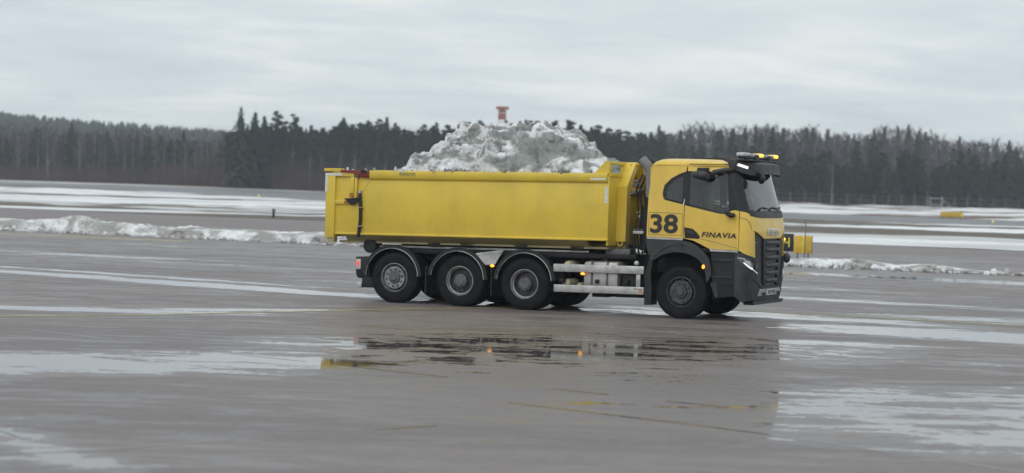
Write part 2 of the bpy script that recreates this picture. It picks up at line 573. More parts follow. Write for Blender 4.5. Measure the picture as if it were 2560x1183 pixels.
def patch(name, poly, fmap, thick, mat, parent, cuts_a=(), cuts_b=(), shear=0.0, off=(0, 0, 0), smooth=35, rim=0.0):
    """a sheet of real thickness: a 2-D outline cut into strips and laid on a curved surface"""
    bm = bmesh.new()
    vs = [bm.verts.new((a, b, 0)) for a, b in poly]
    bm.faces.new(vs)
    bm.normal_update()
    bmesh.ops.triangulate(bm, faces=bm.faces[:], ngon_method='EAR_CLIP')
    for c in cuts_a:
        bmesh.ops.bisect_plane(bm, geom=bm.verts[:] + bm.edges[:] + bm.faces[:], plane_co=(c, 0, 0), plane_no=(1, 0, 0), dist=1e-5)
    for c in cuts_b:
        bmesh.ops.bisect_plane(bm, geom=bm.verts[:] + bm.edges[:] + bm.faces[:], plane_co=(0, c, 0), plane_no=(0, 1, 0), dist=1e-5)
    bm.verts.ensure_lookup_table()
    out = bmesh.new()
    top, bot = {}, {}
    for v in bm.verts:
        top[v] = out.verts.new(fmap(v.co.x, v.co.y, 0.0))
        bot[v] = out.verts.new(fmap(v.co.x, v.co.y, -thick))
    for f in bm.faces:
        out.faces.new([top[v] for v in f.verts])
        out.faces.new([bot[v] for v in reversed(f.verts)])
    for ed in bm.edges:
        if len(ed.link_faces) == 1:
            a, b = ed.verts
            out.faces.new((top[a], top[b], bot[b], bot[a]))
    bm.free()
    return bm_obj(name, out, mat, parent, smooth, shear, off)


def text_mesh(name, s, size, extrude, mat, parent, fmap, shear=0.0, bold=0.0, spacing=1.0, width=None):
    cu = bpy.data.curves.new(name, 'FONT')
    cu.body = s
    cu.size = size
    cu.extrude = extrude
    cu.offset = bold
    cu.shear = shear
    cu.space_character = spacing
    cu.resolution_u = 5
    tmp = bpy.data.objects.new(name, cu)
    COL.objects.link(tmp)
    dg = bpy.context.evaluated_depsgraph_get()
    me = bpy.data.meshes.new_from_object(tmp.evaluated_get(dg))
    bpy.data.objects.remove(tmp)
    xs = [v.co.x for v in me.vertices]
    ys = [v.co.y for v in me.vertices]
    x0, x1, y0, y1 = min(xs), max(xs), min(ys), max(ys)
    for v in me.vertices:
        a = (v.co.x - x0) / (x1 - x0)
        b = (v.co.y - y0) / (y1 - y0)
        v.co = fmap(a, b, v.co.z)
    me.materials.clear()
    return link(name, me, mat, parent)


def grid_mesh(name, X, Y, Z, mat, attrs=None, smooth=True):
    ny, nx = X.shape
    co = np.stack([X, Y, Z], -1).reshape(-1, 3).astype(np.float32)
    i = np.arange(nx * ny).reshape(ny, nx)
    f = np.stack([i[:-1, :-1], i[:-1, 1:], i[1:, 1:], i[1:, :-1]], -1).reshape(-1, 4)
    me = bpy.data.meshes.new(name)
    me.vertices.add(len(co))
    me.vertices.foreach_set('co', co.ravel())
    me.loops.add(f.size)
    me.loops.foreach_set('vertex_index', f.ravel().astype(np.int32))
    me.polygons.add(len(f))
    me.polygons.foreach_set('loop_start', (np.arange(len(f)) * 4).astype(np.int32))
    me.polygons.foreach_set('loop_total', np.full(len(f), 4, np.int32))
    me.update(calc_edges=True)
    for k, a in (attrs or {}).items():
        at = me.attributes.new(k, 'FLOAT', 'POINT')
        at.data.foreach_set('value', a.ravel().astype(np.float32))
    return link(name, me, mat, None, 180 if smooth else None)


def fbm(x, y, z=0.0, octaves=4):
    return mnoise.fractal(Vector((x, y, z)), 0.9, 2.0, octaves)


def np_noise(X, Y, scale, seed, octaves=3):
    """smooth value noise on arrays"""
    out = np.zeros_like(X, dtype=float)
    amp, tot = 1.0, 0.0
    for o in range(octaves):
        r = np.random.default_rng(seed * 97 + o)
        tab = r.random((256, 256))
        x, y = X * scale + 1000.5, Y * scale + 1000.5
        xi, yi = np.floor(x).astype(int), np.floor(y).astype(int)
        fx, fy = x - xi, y - yi
        fx, fy = fx * fx * (3 - 2 * fx), fy * fy * (3 - 2 * fy)
        g = lambda a, b: tab[a % 256, b % 256]
        v = (g(xi, yi) * (1 - fx) + g(xi + 1, yi) * fx) * (1 - fy) + (g(xi, yi + 1) * (1 - fx) + g(xi + 1, yi + 1) * fx) * fy
        out += amp * (v - 0.5)
        tot += amp
        amp *= 0.5
        scale *= 2.03
    return out / tot * 2


def line(pts):
    xs, ys = zip(*pts)
    return lambda X: np.interp(X, xs, ys)


# ------------------------------------------------------------------ the setting
BANK = line([(-90, 117), (-20.3, 87.3), (-7, 82), (9.2, 74.0), (17, 72.0), (90, 42)])          # foot of the snow bank
TAXI = line([(-110, 175), (-32, 137), (-11, 128), (15, 112), (25, 108), (120, 70)])            # far edge of the taxiway
RWN = line([(-260, 430), (-73, 312), (-49, 298), (-21, 240), (26, 211), (48, 206), (200, 165)])   # near edge of the runway
RWF = line([(-300, 480), (-90, 392), (-67, 408), (-35, 392), (0, 335), (35, 283), (63, 272), (250, 225)])
FOR = line([(-400, 540), (-109, 462), (-77, 468), (-37, 418), (0, 402), (49, 398), (101, 428), (300, 415)])

# base ground reaching the horizon
nx = 90
gx = np.linspace(-4500, 4500, nx)
gy = np.concatenate([np.linspace(-400, 380, 40), np.linspace(400, 900, 60), np.linspace(950, 6500, 60)])
GX, GY = np.meshgrid(gx, gy)


def terrain(X, Y):
    """gentle rise behind the right-hand forest, a long hill far off on the left"""
    X = np.asarray(X, float); Y = np.asarray(Y, float)
    r = np.clip((Y - 470) / 230, 0, 1)
    r = r * r * (3 - 2 * r)
    px = X / np.maximum(Y, 1)                                   # bearing of the rise as surveyed from the apron
    hr = np.interp(px, [-0.3, -0.03, 0.02, 0.06, 0.115, 0.16, 0.20, 0.235, 0.4], [0, 0.5, 5.0, 6.5, 8.5, 8.0, 4.5, 1.5, 0])
    far = np.clip((Y - 850) / 450, 0, 1)
    far = far * far * (3 - 2 * far)
    hl = np.interp(px, [-0.6, -0.30, -0.235, -0.20, -0.16, -0.12, -0.05, 0.0], [23, 24, 22.5, 19.5, 17.5, 15.5, 8, 0])
    return -0.25 + r * hr + far * hl


gnd = grid_mesh('ground', GX, GY, terrain(GX, GY), M_SOIL)
tag(gnd, 'brown ground under and behind the forest', kind='structure')

# apron and taxiway: one wet asphalt sheet
NX, NV = 460, 420
ax = np.linspace(-75, 75, NX)
av = np.linspace(0, 1, NV)
AX = np.repeat(ax[None, :], NV, 0)
AY = -12 + (TAXI(AX) + 12) * av[:, None] ** 1.25


def ell(cx, cy, a, b, ang, p=2.0):
    c, s = math.cos(math.radians(ang)), math.sin(math.radians(ang))
    dx, dy = AX - cx, AY - cy
    u, v = (dx * c + dy * s) / a, (-dx * s + dy * c) / b
    return np.clip(1.15 - (np.abs(u) ** p + np.abs(v) ** p), 0, 1)


wet = np.zeros_like(AX)
for args, k in [((-6.8, 27.6, 4.8, 2.1, 20), 0.56), ((-3.2, 29.4, 2.4, 2.1, 35), 0.44),
                ((0.3, 33.0, 4.8, 3.6, 4), 0.34), ((3.4, 34.2, 3.0, 2.8, -8), 0.34), ((-1.2, 31.0, 2.8, 1.9, 10), 0.24), ((1.5, 28.5, 4.0, 3.0, 0), 0.14),
                ((8.2, 39.6, 4.2, 1.9, -22), 0.60), ((5.6, 36.4, 1.8, 0.7, -12), 0.50),
                ((12.5, 44.0, 6.0, 1.6, -20), 0.48), ((5.2, 25.2, 3.2, 4.8, -20), 0.43), ((6.2, 22.4, 2.9, 2.0, -22), 0.54),
                ((4.4, 26.6, 2.0, 1.2, -18), 0.22), ((3.6, 27.2, 1.2, 0.8, 0), 0.22),
                ((-8.4, 38.9, 5.2, 0.75, 6), 0.55), ((-4.6, 40.6, 2.6, 0.5, 25), 0.45),
                ((-7.5, 49.6, 9.0, 0.9, -34), 0.66), ((-9.5, 53.0, 8.0, 0.5, -33), 0.52),
                ((5.5, 43.9, 5.0, 1.1, -26), 0.42), ((1.0, 44.5, 4.0, 0.9, -24), 0.45), ((9.5, 50.5, 8.0, 1.0, -24), 0.40),
                ((-4.0, 19.3, 2.4, 0.40, -58), 0.52), ((-5.0, 17.6, 2.0, 1.2, 0), 0.30), ((0.5, 24.0, 4.0, 1.5, 20), 0.10), ((-7, 60, 7, 1.0, -24), 0.28),
                ((14, 66, 9, 1.6, -22), 0.50), ((6, 58, 8, 1.0, -22), 0.26), ((-16, 66, 9, 1.2, -22), 0.25)]:
    wet = np.maximum(wet, ell(*args) * k)
wet += 0.10 * np.clip((AY - 40) / 40, 0, 1) * np.clip((95 - AY) / 20, 0, 1)
wet -= 0.35 * np.clip((AY - 92) / 10, 0, 1)
wet += 0.10 * np.clip(1 - np.abs(AY - 36) / 8, 0, 1) * np.clip(1 - np.abs(AX - 1) / 7, 0, 1)
AZ = np.zeros_like(AX)
apron = grid_mesh('apron', AX, AY, AZ, M_APRON, {'wet': wet})
tag(apron, 'wet asphalt apron with puddles in front of and under the truck', kind='structure')


def strip(name, pts, width, mat, z, label, wob=0.0):
    """a flat strip on the pavement along a polyline"""
    P = [Vector((x, y, 0)) for x, y in pts]
    dense = []
    for a, b in zip(P[:-1], P[1:]):
        n = max(2, int((b - a).length / 0.8))
        dense += [a.lerp(b, i / n) for i in range(n)]
    dense.append(P[-1])
    vs, fs = [], []
    for i, p in enumerate(dense):
        d = (dense[min(i + 1, len(dense) - 1)] - dense[max(i - 1, 0)]).normalized()
        nrm = Vector((-d.y, d.x, 0))
        j = wob * mnoise.noise(Vector((p.x * 0.7, p.y * 0.7, 3)))
        w = width * (1 + 0.25 * mnoise.noise(Vector((p.x * 1.3, p.y * 1.3, 9)))) / 2
        vs += [p + nrm * (j + w) + Vector((0, 0, z)), p + nrm * (j - w) + Vector((0, 0, z))]
        if i and (not wob or mnoise.noise(Vector((p.x * 0.9, p.y * 0.9, 5))) > -0.08):
            k = 2 * i
            fs.append((k - 2, k - 1, k + 1, k))
    o = mesh_obj(name, vs, fs, mat)
    return tag(o, label, kind='structure')


strip('painted_line', [(-30, 22), (-8.5, 36.6), (-6.2, 38.2), (-2.6, 41.8), (0.5, 44.5)], 0.15, M_PAINTY, 0.004, 'thin yellow line curving towards the rear wheels')
strip('painted_line', [(-22, 76.0), (-11.0, 71.1), (-4.7, 68.3), (12, 61.0)], 0.16, M_PAINTW, 0.004, 'thin white line parallel to the snow bank')
strip('painted_line', [(-40, 91.5), (-19.2, 82.6), (-16, 82.0), (-11.9, 80.6)], 0.75, M_PAINTY, 0.004, 'broad pale yellow stripe in front of the snow bank')
strip('painted_line', [(4.0, 46.0), (16, 41.0), (34, 33.0)], 0.16, M_PAINTY, 0.004, 'faded yellow line right of the truck')
strip('painted_line', [(-1.2, 40.2), (0.9, 39.6), (3.0, 37.6)], 0.05, M_PAINTW, 0.004, 'short worn white line in front of the side guard')
for i, (pts, w) in enumerate([([(-16, 39.4), (-7.9, 34.2), (-4.0, 30.6), (2.5, 25.0)], 0.05),
                              ([(-9, 16.0), (-3.7, 19.3), (-0.7, 22.2)], 0.035),
                              ([(-11, 30.8), (-4.8, 20.8), (-3.0, 17.7), (-1, 14.4)], 0.10),
                              ([(-2, 26.6), (2.7, 22.4), (4.7, 19.9), (7, 17.2)], 0.05),
                              ([(2, 46.8), (5.5, 44.2), (9.4, 40.1), (18, 32.4)], 0.07),
                              ([(-20, 64), (-12.5, 57), (-3.7, 49.5), (2, 44.8)], 0.06)]):
    strip('joint_seal', pts, w, M_SEAL, 0.003, 'wet sealed joint line across the asphalt', 0.12)

# snow field between taxiway and runway
sx = np.linspace(-150, 150, 420)
sv = np.linspace(0, 1, 130)
FX = np.repeat(sx[None, :], len(sv), 0)
edge0 = TAXI(FX) + 2.0 * np_noise(FX, FX * 0, 0.12, 3)
edge1 = RWN(FX) - 3 + 4 * np_noise(FX, FX * 0, 0.08, 4)
FY = edge0 + (edge1 - edge0) * sv[:, None]
side = np.minimum(sv, 1 - sv)[:, None]
FZ = 0.012 + 0.16 * np.clip(side * 14, 0, 1) + np.clip(side * 8, 0, 1) * (0.22 * np_noise(FX * 0.5, FY, 0.06, 5) + 0.10 * np_noise(FX, FY, 0.35, 6))
c22, s22 = math.cos(math.radians(-24)), math.sin(math.radians(-24))
U_, V_ = FX * c22 + FY * s22, -FX * s22 + FY * c22
bare = (0.22 + 0.10 * (FX > 10)) * np_noise(U_ * 0.22, V_, 0.10, 8) + 0.055 * (FX > 10) + 0.06 * (1 - np.clip(side * 25, 0, 1))
snow = grid_mesh('snow_field', FX, FY, FZ, M_FIELD, {'bare': bare})
tag(snow, 'patchy snow field with strips of brown grass between taxiway and runway', kind='structure')

rx = np.linspace(-320, 260, 200)
RX = np.repeat(rx[None, :], 4, 0)
RY = (RWN(RX) - 6) + (RWF(RX) - RWN(RX) + 10) * np.linspace(0, 1, 4)[:, None]
runway = grid_mesh('runway', RX, RY, np.full_like(RX, 0.0), M_RUNWAY)
tag(runway, 'grey asphalt runway beyond the snow field', kind='structure')

vx = np.linspace(-380, 30, 160)
VX = np.repeat(vx[None, :], 14, 0)
VY = RWF(VX) + (FOR(VX) + 14 - RWF(VX)) * np.linspace(0, 1, 14)[:, None]
verge = grid_mesh('verge', VX, VY, 0.03 + 0.06 * np_noise(VX, VY, 0.1, 12), M_VERGE)
tag(verge, 'pale frosted grass verge between runway and forest', kind='structure')

# snow berm along the fence on the right
bx = np.linspace(8, 240, 360)
bv = np.linspace(0, 1, 26)
BX = np.repeat(bx[None, :], len(bv), 0)
b0 = RWF(BX) - 1.5 * np_noise(BX, BX * 0, 0.2, 21)
b1 = FOR(BX) - 4
BY = b0 + (b1 - b0) * bv[:, None]
prof = np.interp(bv, [0, 0.04, 0.12, 0.3, 0.6, 0.85, 1], [0.0, 0.55, 0.95, 0.75, 1.0, 1.1, 0.5])[:, None]
hk = np.clip((BX - 6) / 25, 0, 1)
BZ = 0.01 + prof * hk * (0.72 + 0.5 * np_noise(BX, BY * 0.4, 0.12, 22)) + 0.05 * np_noise(BX, BY, 0.7, 23)
berm = grid_mesh('snow_berm', BX, BY, BZ, M_BERM, {'bare': 0.10 * np_noise(BX, BY, 0.05, 24) - 0.12 * np.clip((BX - 95) / 20, 0, 1) * 0 })
tag(berm, 'long low snow berm with brown patches in front of the fence', kind='structure')


# ------------------------------------------------------------------ ploughed snow banks
def snow_bank(name, x0, x1, hfun, wfun, label, seedz, n_crumb):
    xs = np.arange(x0, x1, 0.10)
    prof_t0 = np.array([-0.9, -0.55, -0.25, -0.06, 0.02, 0.08, 0.16, 0.3, 0.6, 1.0, 1.5, 2.1, 2.8, 3.5, 4.2])
    prof_h0 = np.array([0.0, 0.05, 0.10, 0.16, 0.45, 0.74, 0.86, 0.92, 0.97, 1.0, 0.94, 0.8, 0.52, 0.22, 0.0])
    prof_t = np.interp(np.linspace(0, 14, 29), np.arange(15), prof_t0)
    prof_h = np.interp(prof_t, prof_t0, prof_h0)
    vs, fs = [], []
    for i, x in enumerate(xs):
        h, w = hfun(x), wfun(x)
        yb = float(BANK(x))
        for j in range(len(prof_t)):
            t, ph = prof_t[j] * w, prof_h[j]
            n = fbm(x * 0.7, t * 1.3, seedz, 5)
            n2 = fbm(x * 2.6, t * 3.0, seedz + 4, 4)
            n3 = mnoise.cell(Vector((x * 1.6, t * 0.6, seedz)))
            amp = h * (0.25 + 0.75 * min(1, ph * 1.6))
            z = h * ph * (1 + 0.22 * n) + amp * (0.16 * n2 + (0.14 * n3 if 6 <= j <= 13 else 0.04 * n3) + 0.10 * mnoise.turbulence(Vector((x * 4, t * 4, seedz)), 3, True)) - 0.03
            if j in (0, len(prof_t) - 1):
                z = -0.03
            y = yb + 1.0 + t + 0.16 * n2 + (0.25 * n if j < 16 else 0.5 * n)
            vs.append((x + 0.05 * n2, y, z))
        if i:
            m = len(prof_t)
            for j in range(m - 1):
                a = (i - 1) * m + j
                fs.append((a, a + m, a + m + 1, a + 1))
    mid = xs[len(xs) // 2]
    o = mesh_obj(name, vs, fs, M_BANK, None, None)
    tag(o, label, 'snow bank')
    # loose crumbs at the foot: too small to pick apart
    bm = bmesh.new()
    r2 = random.Random(int(seedz * 10))
    for _ in range(n_crumb):
        x = r2.uniform(x0, x1)
        s = r2.uniform(0.03, 0.11) * (1 if r2.random() < 0.85 else 1.8)
        y = float(BANK(x)) + 0.75 - abs(r2.gauss(0, 0.45)) + 0.2 * fbm(x * 0.7, 0, seedz, 3)
        mtx = Matrix.Translation((x, y, s * 0.35)) @ Matrix.Rotation(r2.uniform(0, 3), 4, (r2.random(), r2.random(), 1)) @ Matrix.Diagonal((s * r2.uniform(0.8, 1.7), s, s * r2.uniform(0.5, 0.9), 1))
        bmesh.ops.create_icosphere(bm, subdivisions=1, radius=1.0, matrix=mtx)
    c = bm_obj('snow_crumbs', bm, M_BANK, o)
    c['kind'] = 'stuff'
    return o


def h_left(x):
    return float(np.interp(x, [-60, -30, -22, -19.2, -17.4, -15.8, -13, -9, -5, 0, 6, 8.6], [0.34, 0.38, 0.37, 0.40, 0.64, 0.42, 0.37, 0.34, 0.37, 0.34, 0.30, 0.02]))


def h_right(x):
    return float(np.interp(x, [7.4, 9.2, 10.5, 12, 13.2, 14.2, 15.4, 16.3, 17.5, 19], [0.02, 0.24, 0.28, 0.30, 0.17, 0.22, 0.12, 0.06, 0.04, 0.0]))


snow_bank('snow_bank', -60, 8.6, h_left, lambda x: 1.4, 'long ploughed snow bank with steep grey face left of the truck', 1.3, 900)
snow_bank('snow_bank', 7.4, 19, h_right, lambda x: 0.9, 'low dirty snow ridge on the right by the yellow sign', 6.1, 420)


# ------------------------------------------------------------------ the truck
T_LOC = Vector((3.747, 43.10, 0.0))
T_YAW = math.radians(-23.2)
SH = 0.016                                     # the loaded frame sits nose-up on its springs
truck = empty('dump_truck', T_LOC, T_YAW)
tag(truck, 'yellow four-axle hooklift truck with black 38 and FINAVIA on its cab', 'truck')


def tbox(name, x0, x1, y0, y1, z0, z1, mat, parent=None, bev=0.01, smooth=40):
    bm = bmesh.new()
    box(bm, x0, x1, y0, y1, z0, z1, bev)
    return bm_obj(name, bm, mat, parent or truck, smooth, SH)


def tprism(name, poly, axis, a0, a1, mat, parent=None, bev=0.0):
    bm = bmesh.new()
    prism(bm, poly, axis, a0, a1, bev)
    return bm_obj(name, bm, mat, parent or truck, 40, SH)


# cab outline in plan at each height
PZ = [0.30, 0.60, 1.20, 1.70, 1.95, 2.10, 2.85, 3.00]
PXF = [1.34, 1.40, 1.41, 1.41, 1.375, 1.325, 1.10, 1.00]
PW = [1.18, 1.21, 1.215, 1.215, 1.215, 1.21, 1.165, 1.15]
NE = 3.5


def cab_w(z):
    return float(np.interp(z, PZ, PW))


def cab_xf(z):
    return float(np.interp(z, PZ, PXF))


def side_map(sgn, lift=0.0):
    def f(x, z, d):
        w, xf = cab_w(z), cab_xf(z)
        xc = xf - 0.35
        if x <= xc:
            y, nx_ = w, 0.0
        else:
            q = min(0.985, (x - xc) / 0.35)
            y = w * (1 - q ** NE) ** (1 / NE)
            nx_ = q ** (NE - 1) / 0.35
        ny_ = (y / w) ** (NE - 1) / w
        l = math.hypot(nx_, ny_)
        k = d + lift
        return (x + k * nx_ / l, sgn * (y + k * ny_ / l), z)
    return f


def front_map(lift=0.0):
    def f(y, z, d):
        w, xf = cab_w(z), cab_xf(z)
        q = min(0.985, abs(y) / w)
        x = xf - 0.35 + 0.35 * (1 - q ** NE) ** (1 / NE)
        return (x + d + lift, y, z)
    return f


XC = [1.06, 1.10, 1.14, 1.18, 1.22, 1.25, 1.28, 1.31]
YC = [-1.0, -0.92, -0.84, -0.72, -0.55, -0.3, 0, 0.3, 0.55, 0.72, 0.84, 0.92, 1.0]
ZC = [1.2, 1.7, 1.95, 2.1, 2.5]


def side_part(name, poly, mat, parent=None, thick=0.03, lift=0.0, sides=(-1, 1), cuts=True):
    res = []
    for s in sides:
        res.append(patch(name, poly, side_map(s, lift), thick, mat, parent or truck, XC if cuts else (), ZC if cuts else (), SH))
    return res


def front_part(name, poly, mat, parent=None, thick=0.03, lift=0.0):
    return patch(name, poly, front_map(lift), thick, mat, parent or truck, YC, ZC, SH)


# -- cab skin
rear_poly = [(-0.745, 1.56), (-0.006, 1.54), (-0.006, 2.18), (-0.405, 2.268), (-0.440, 2.31), (-0.455, 2.41), (-0.425, 2.555),
             (-0.29, 2.687), (-0.137, 2.769), (0.0, 2.82), (0.018, 2.94), (-0.60, 2.965), (-0.69, 2.94), (-0.715, 2.57), (-0.735, 2.34)]
cabr = side_part('cab_side_panel', rear_poly, M_YEL)
for s, o in zip((-1, 1), cabr):
    patch('inner_lining', rear_poly, side_map(s, -0.034), 0.008, M_INT, o, (), (), SH)
    tprism('rear_lining', [(-1.12, 1.5), (0.0, 1.5), (0.0, 2.9), (-1.12, 2.9)] if s < 0 else [(0.0, 1.5), (1.12, 1.5), (1.12, 2.9), (0.0, 2.9)], 'x', -0.66, -0.69, M_INT, o)
for s, o in zip((-1, 1), cabr):
    pn = [(-0.705, 1.605), (-0.03, 1.590), (-0.03, 1.995), (-0.05, 2.012), (-0.69, 2.03), (-0.705, 2.015)]
    # the pressed rectangle around the number
    for a, b in zip(pn, pn[1:] + pn[:1]):
        d = Vector((b[0] - a[0], b[1] - a[1]))
        nn = Vector((-d.y, d.x)).normalized() * 0.004
        q = [(a[0] + nn.x, a[1] + nn.y), (b[0] + nn.x, b[1] + nn.y), (b[0] - nn.x, b[1] - nn.y), (a[0] - nn.x, a[1] - nn.y)]
        patch('panel_groove', q, side_map(s, 0.0025), 0.004, M_HUB, o, (), (), SH)
    if s < 0:
        text_mesh('fleet_number', '38', 0.5, 0.002, M_INK, o,
                  lambda a, b, c: Vector((-0.675 + 0.56 * a, -1.221 + 0.0 * c - 0.004 - c, 1.632 + 0.365 * b + SH * (-0.675 + 0.56 * a))), bold=0.013)
door_low = [(0.008, 1.54), (0.008, 2.172), (0.647, 2.032), (0.80, 2.018), (0.875, 2.034), (0.935, 2.084), (1.0, 2.095), (1.094, 2.083),
            (1.100, 1.338), (0.53, 1.352), (0.40, 1.415), (0.20, 1.505)]
doors = side_part('door', door_low, M_YEL)
for s, o in zip((-1, 1), doors):
    patch('upper_frame', [(0.032, 2.938), (0.030, 2.826), (0.683, 2.818), (0.757, 2.866), (0.925, 2.874), (0.885, 2.945)], side_map(s), 0.03, M_YEL, o, (), (), SH)
    patch('handle_recess', [(0.012, 1.755), (0.18, 1.728), (0.27, 1.66), (0.335, 1.575), (0.31, 1.537), (0.03, 1.548)], side_map(s, 0.006), 0.02, M_BLACK, o, (), (), SH)
    patch('door_handle', [(0.05, 1.705), (0.17, 1.69), (0.235, 1.64), (0.20, 1.625), (0.05, 1.655)], side_map(s, 0.026), 0.018, M_GREYP, o, (), (), SH)
    patch('crease_groove', [(0.345, 1.548), (0.345, 1.542), (1.094, 1.372), (1.094, 1.379)], side_map(s, 0.003), 0.006, M_HUB, o, (1.06,), (), SH)
    patch('silver_sill', [(0.53, 1.350), (0.55, 1.308), (1.10, 1.298), (1.10, 1.334)], side_map(s, 0.004), 0.03, M_ALU, o, (1.06,), (), SH)
    bm = bmesh.new()
    tube(bm, [(0.85, s * 1.20, 2.035), (0.90, s * 1.27, 2.02), (0.99, s * 1.30, 2.0)], 0.042, 10)
    bmesh.ops.create_icosphere(bm, subdivisions=2, radius=0.055, matrix=Matrix.Translation((0.97, s * 1.30, 2.0)) @ Matrix.Diagonal((1.5, 0.8, 0.9, 1)))
    bm_obj('door_camera', bm, M_BLACK, o, 50, SH)
    if s < 0:
        text_mesh('lettering', 'FINAVIA', 0.15, 0.001, M_INK, o,
                  lambda a, b, c: Vector((0.365 + 0.685 * a, -1.2235 - c, 1.578 - 0.018 * a + 0.098 * b + SH * (0.365 + 0.685 * a))), shear=0.22, bold=0.004, spacing=1.14)
side_part('silver_sill', [(-0.745, 1.555), (-0.735, 1.518), (-0.010, 1.503), (-0.010, 1.536)], M_ALU, lift=0.004)
# corner panel and hood
corner = [(1.108, 1.335), (1.108, 2.080), (1.20, 2.062), (1.315, 2.0), (1.330, 1.70), (1.330, 1.225), (1.25, 1.262), (1.18, 1.296)]
cp = side_part('corner_panel', corner, M_YEL)
for s, o in zip((-1, 1), cp):
    pts = [(1.11, 1.955), (1.18, 1.945), (1.24, 1.915), (1.285, 1.84), (1.312, 1.74)]
    for a, b in zip(pts[:-1], pts[1:]):
        patch('panel_groove', [(a[0], a[1] + 0.006), (b[0], b[1] + 0.006), (b[0], b[1] - 0.006), (a[0], a[1] - 0.006)], side_map(s, 0.003), 0.006, M_HUB, o, (), (), SH)
hood = front_part('hood', [(-1.075, 2.0), (-0.9, 1.972), (-0.6, 1.958), (0.6, 1.958), (0.9, 1.972), (1.075, 2.0), (1.075, 1.70), (1.0, 1.712), (0.55, 1.56),
                           (-0.55, 1.56), (-1.0, 1.712), (-1.075, 1.70)], M_YEL)
for s in (-1, 1):
    p = [(s * 1.075, 1.69), (s * 1.0, 1.70), (s * 0.955, 1.2), (s * 1.075, 1.23)]
    front_part('hood_cheek', p, M_YEL, hood)
# chrome maker's name and strip on the hood
text_mesh('badge', 'IVECO', 0.15, 0.004, M_CHROME, hood,
          lambda a, b, c: Vector((front_map()(-0.36 + 0.72 * a, 1.66, 0)[0] + 0.012 + c, -0.36 + 0.72 * a, 1.62 + 0.085 * b + SH * 1.4)), bold=0.006)
front_part('badge_strip', [(-0.36, 1.728), (0.36, 1.728), (0.34, 1.752), (-0.34, 1.752)], M_CHROME, hood, 0.012, 0.012)
# cowl under the windscreen
front_part('cowl', [(-1.075, 2.0), (-0.9, 1.970), (-0.6, 1.956), (0.6, 1.956), (0.9, 1.970), (1.075, 2.0), (1.075, 2.085), (0.9, 2.09), (0, 2.095), (-0.9, 2.09), (-1.075, 2.085)],
           M_BLACK, None, 0.05, 0.012)
side_part('cowl_end', [(1.11, 2.085), (1.20, 2.066), (1.315, 2.004), (1.29, 2.10), (1.11, 2.10)], M_BLACK, None, 0.04, 0.004)

# -- glasshouse: dark pillars, panes
XG = [0.80, 0.85, 0.90, 0.95, 1.0, 1.03, 1.06, 1.09, 1.12, 1.15, 1.18, 1.22, 1.26]


def pillar(s):
    poly = [(0.885, 2.09), (1.10, 2.09), (1.245, 2.10), (1.06, 2.70), (1.015, 2.86), (0.80, 2.872), (0.835, 2.70)]
    return patch('windscreen_pillar', poly, side_map(s, -0.004), 0.05, M_BLACK, truck, XG, (2.2, 2.3, 2.4, 2.5, 2.6, 2.7, 2.8), SH)


for s in (-1, 1):
    pillar(s)
    patch('door_pillar', [(-0.055, 2.19), (0.085, 2.16), (0.085, 2.82), (-0.055, 2.80)], side_map(s, -0.006), 0.05, M_BLACK, truck, (), (), SH)
    patch('window_frame', [(-0.452, 2.33), (-0.39, 2.33), (-0.39, 2.42), (-0.36, 2.53), (-0.25, 2.645), (-0.055, 2.745), (-0.055, 2.80), (-0.137, 2.765), (-0.29, 2.685), (-0.425, 2.55), (-0.453, 2.41)],
          side_map(s, -0.006), 0.02, M_BLACK, truck, (), (), SH)
    patch('window_frame', [(-0.44, 2.318), (-0.40, 2.272), (0.885, 2.0), (0.885, 2.035), (0.65, 2.072), (-0.36, 2.30)], side_map(s, -0.006), 0.02, M_BLACK, truck, (), (), SH)
    g = patch('quarter_window', [(-0.43, 2.30), (-0.04, 2.20), (-0.04, 2.79), (-0.137, 2.755), (-0.29, 2.67), (-0.42, 2.55), (-0.445, 2.41)], side_map(s, -0.016), 0.006, M_GLASS, truck, (), (), SH)
    g = patch('door_window', [(0.07, 2.165), (0.65, 2.035), (0.90, 2.03), (0.86, 2.66), (0.82, 2.85), (0.07, 2.825)], side_map(s, -0.016), 0.006, M_GLASS, truck, (), (2.2, 2.4, 2.6), SH)
    patch('chrome_trim', [(-0.035, 2.188), (-0.012, 2.183), (0.0, 2.30), (-0.008, 2.30)], side_map(s, 0.0), 0.004, M_CHROME, g, (), (), SH)
    tprism('window_shade', [(0.66, 2.86), (0.93, 2.885), (0.93, 2.84), (0.70, 2.815)], 'y', s * 1.16, s * 1.21, M_BLACK)


def wsc_map(y, z, d):
    q = front_map()(y, z, d)
    return (q[0] - 0.012, q[1], q[2])


wsc = patch('windscreen', [(-1.10, 2.08), (-0.8, 2.075), (0.8, 2.075), (1.10, 2.08), (1.06, 2.80), (0.8, 2.84), (-0.8, 2.84), (-1.06, 2.80)], wsc_map, 0.008, M_WSCR, truck,
            [-1.05, -1.0, -0.95, -0.9, -0.8, -0.65, -0.45, -0.2, 0, 0.2, 0.45, 0.65, 0.8, 0.9, 0.95, 1.0, 1.05], [2.2, 2.35, 2.5, 2.65], SH, smooth=80)
for y0 in (-0.72, -0.05, 0.55):
    bm = bmesh.new()
    a = front_map(0.02)(y0, 2.09, 0); b = front_map(0.015)(y0 + 0.28, 2.16, 0); c = front_map(0.012)(y0 + 0.62, 2.13, 0)
    tube(bm, [a, b, c], 0.012, 6)
    bm_obj('wiper', bm, M_BLACK, wsc, 40, SH)

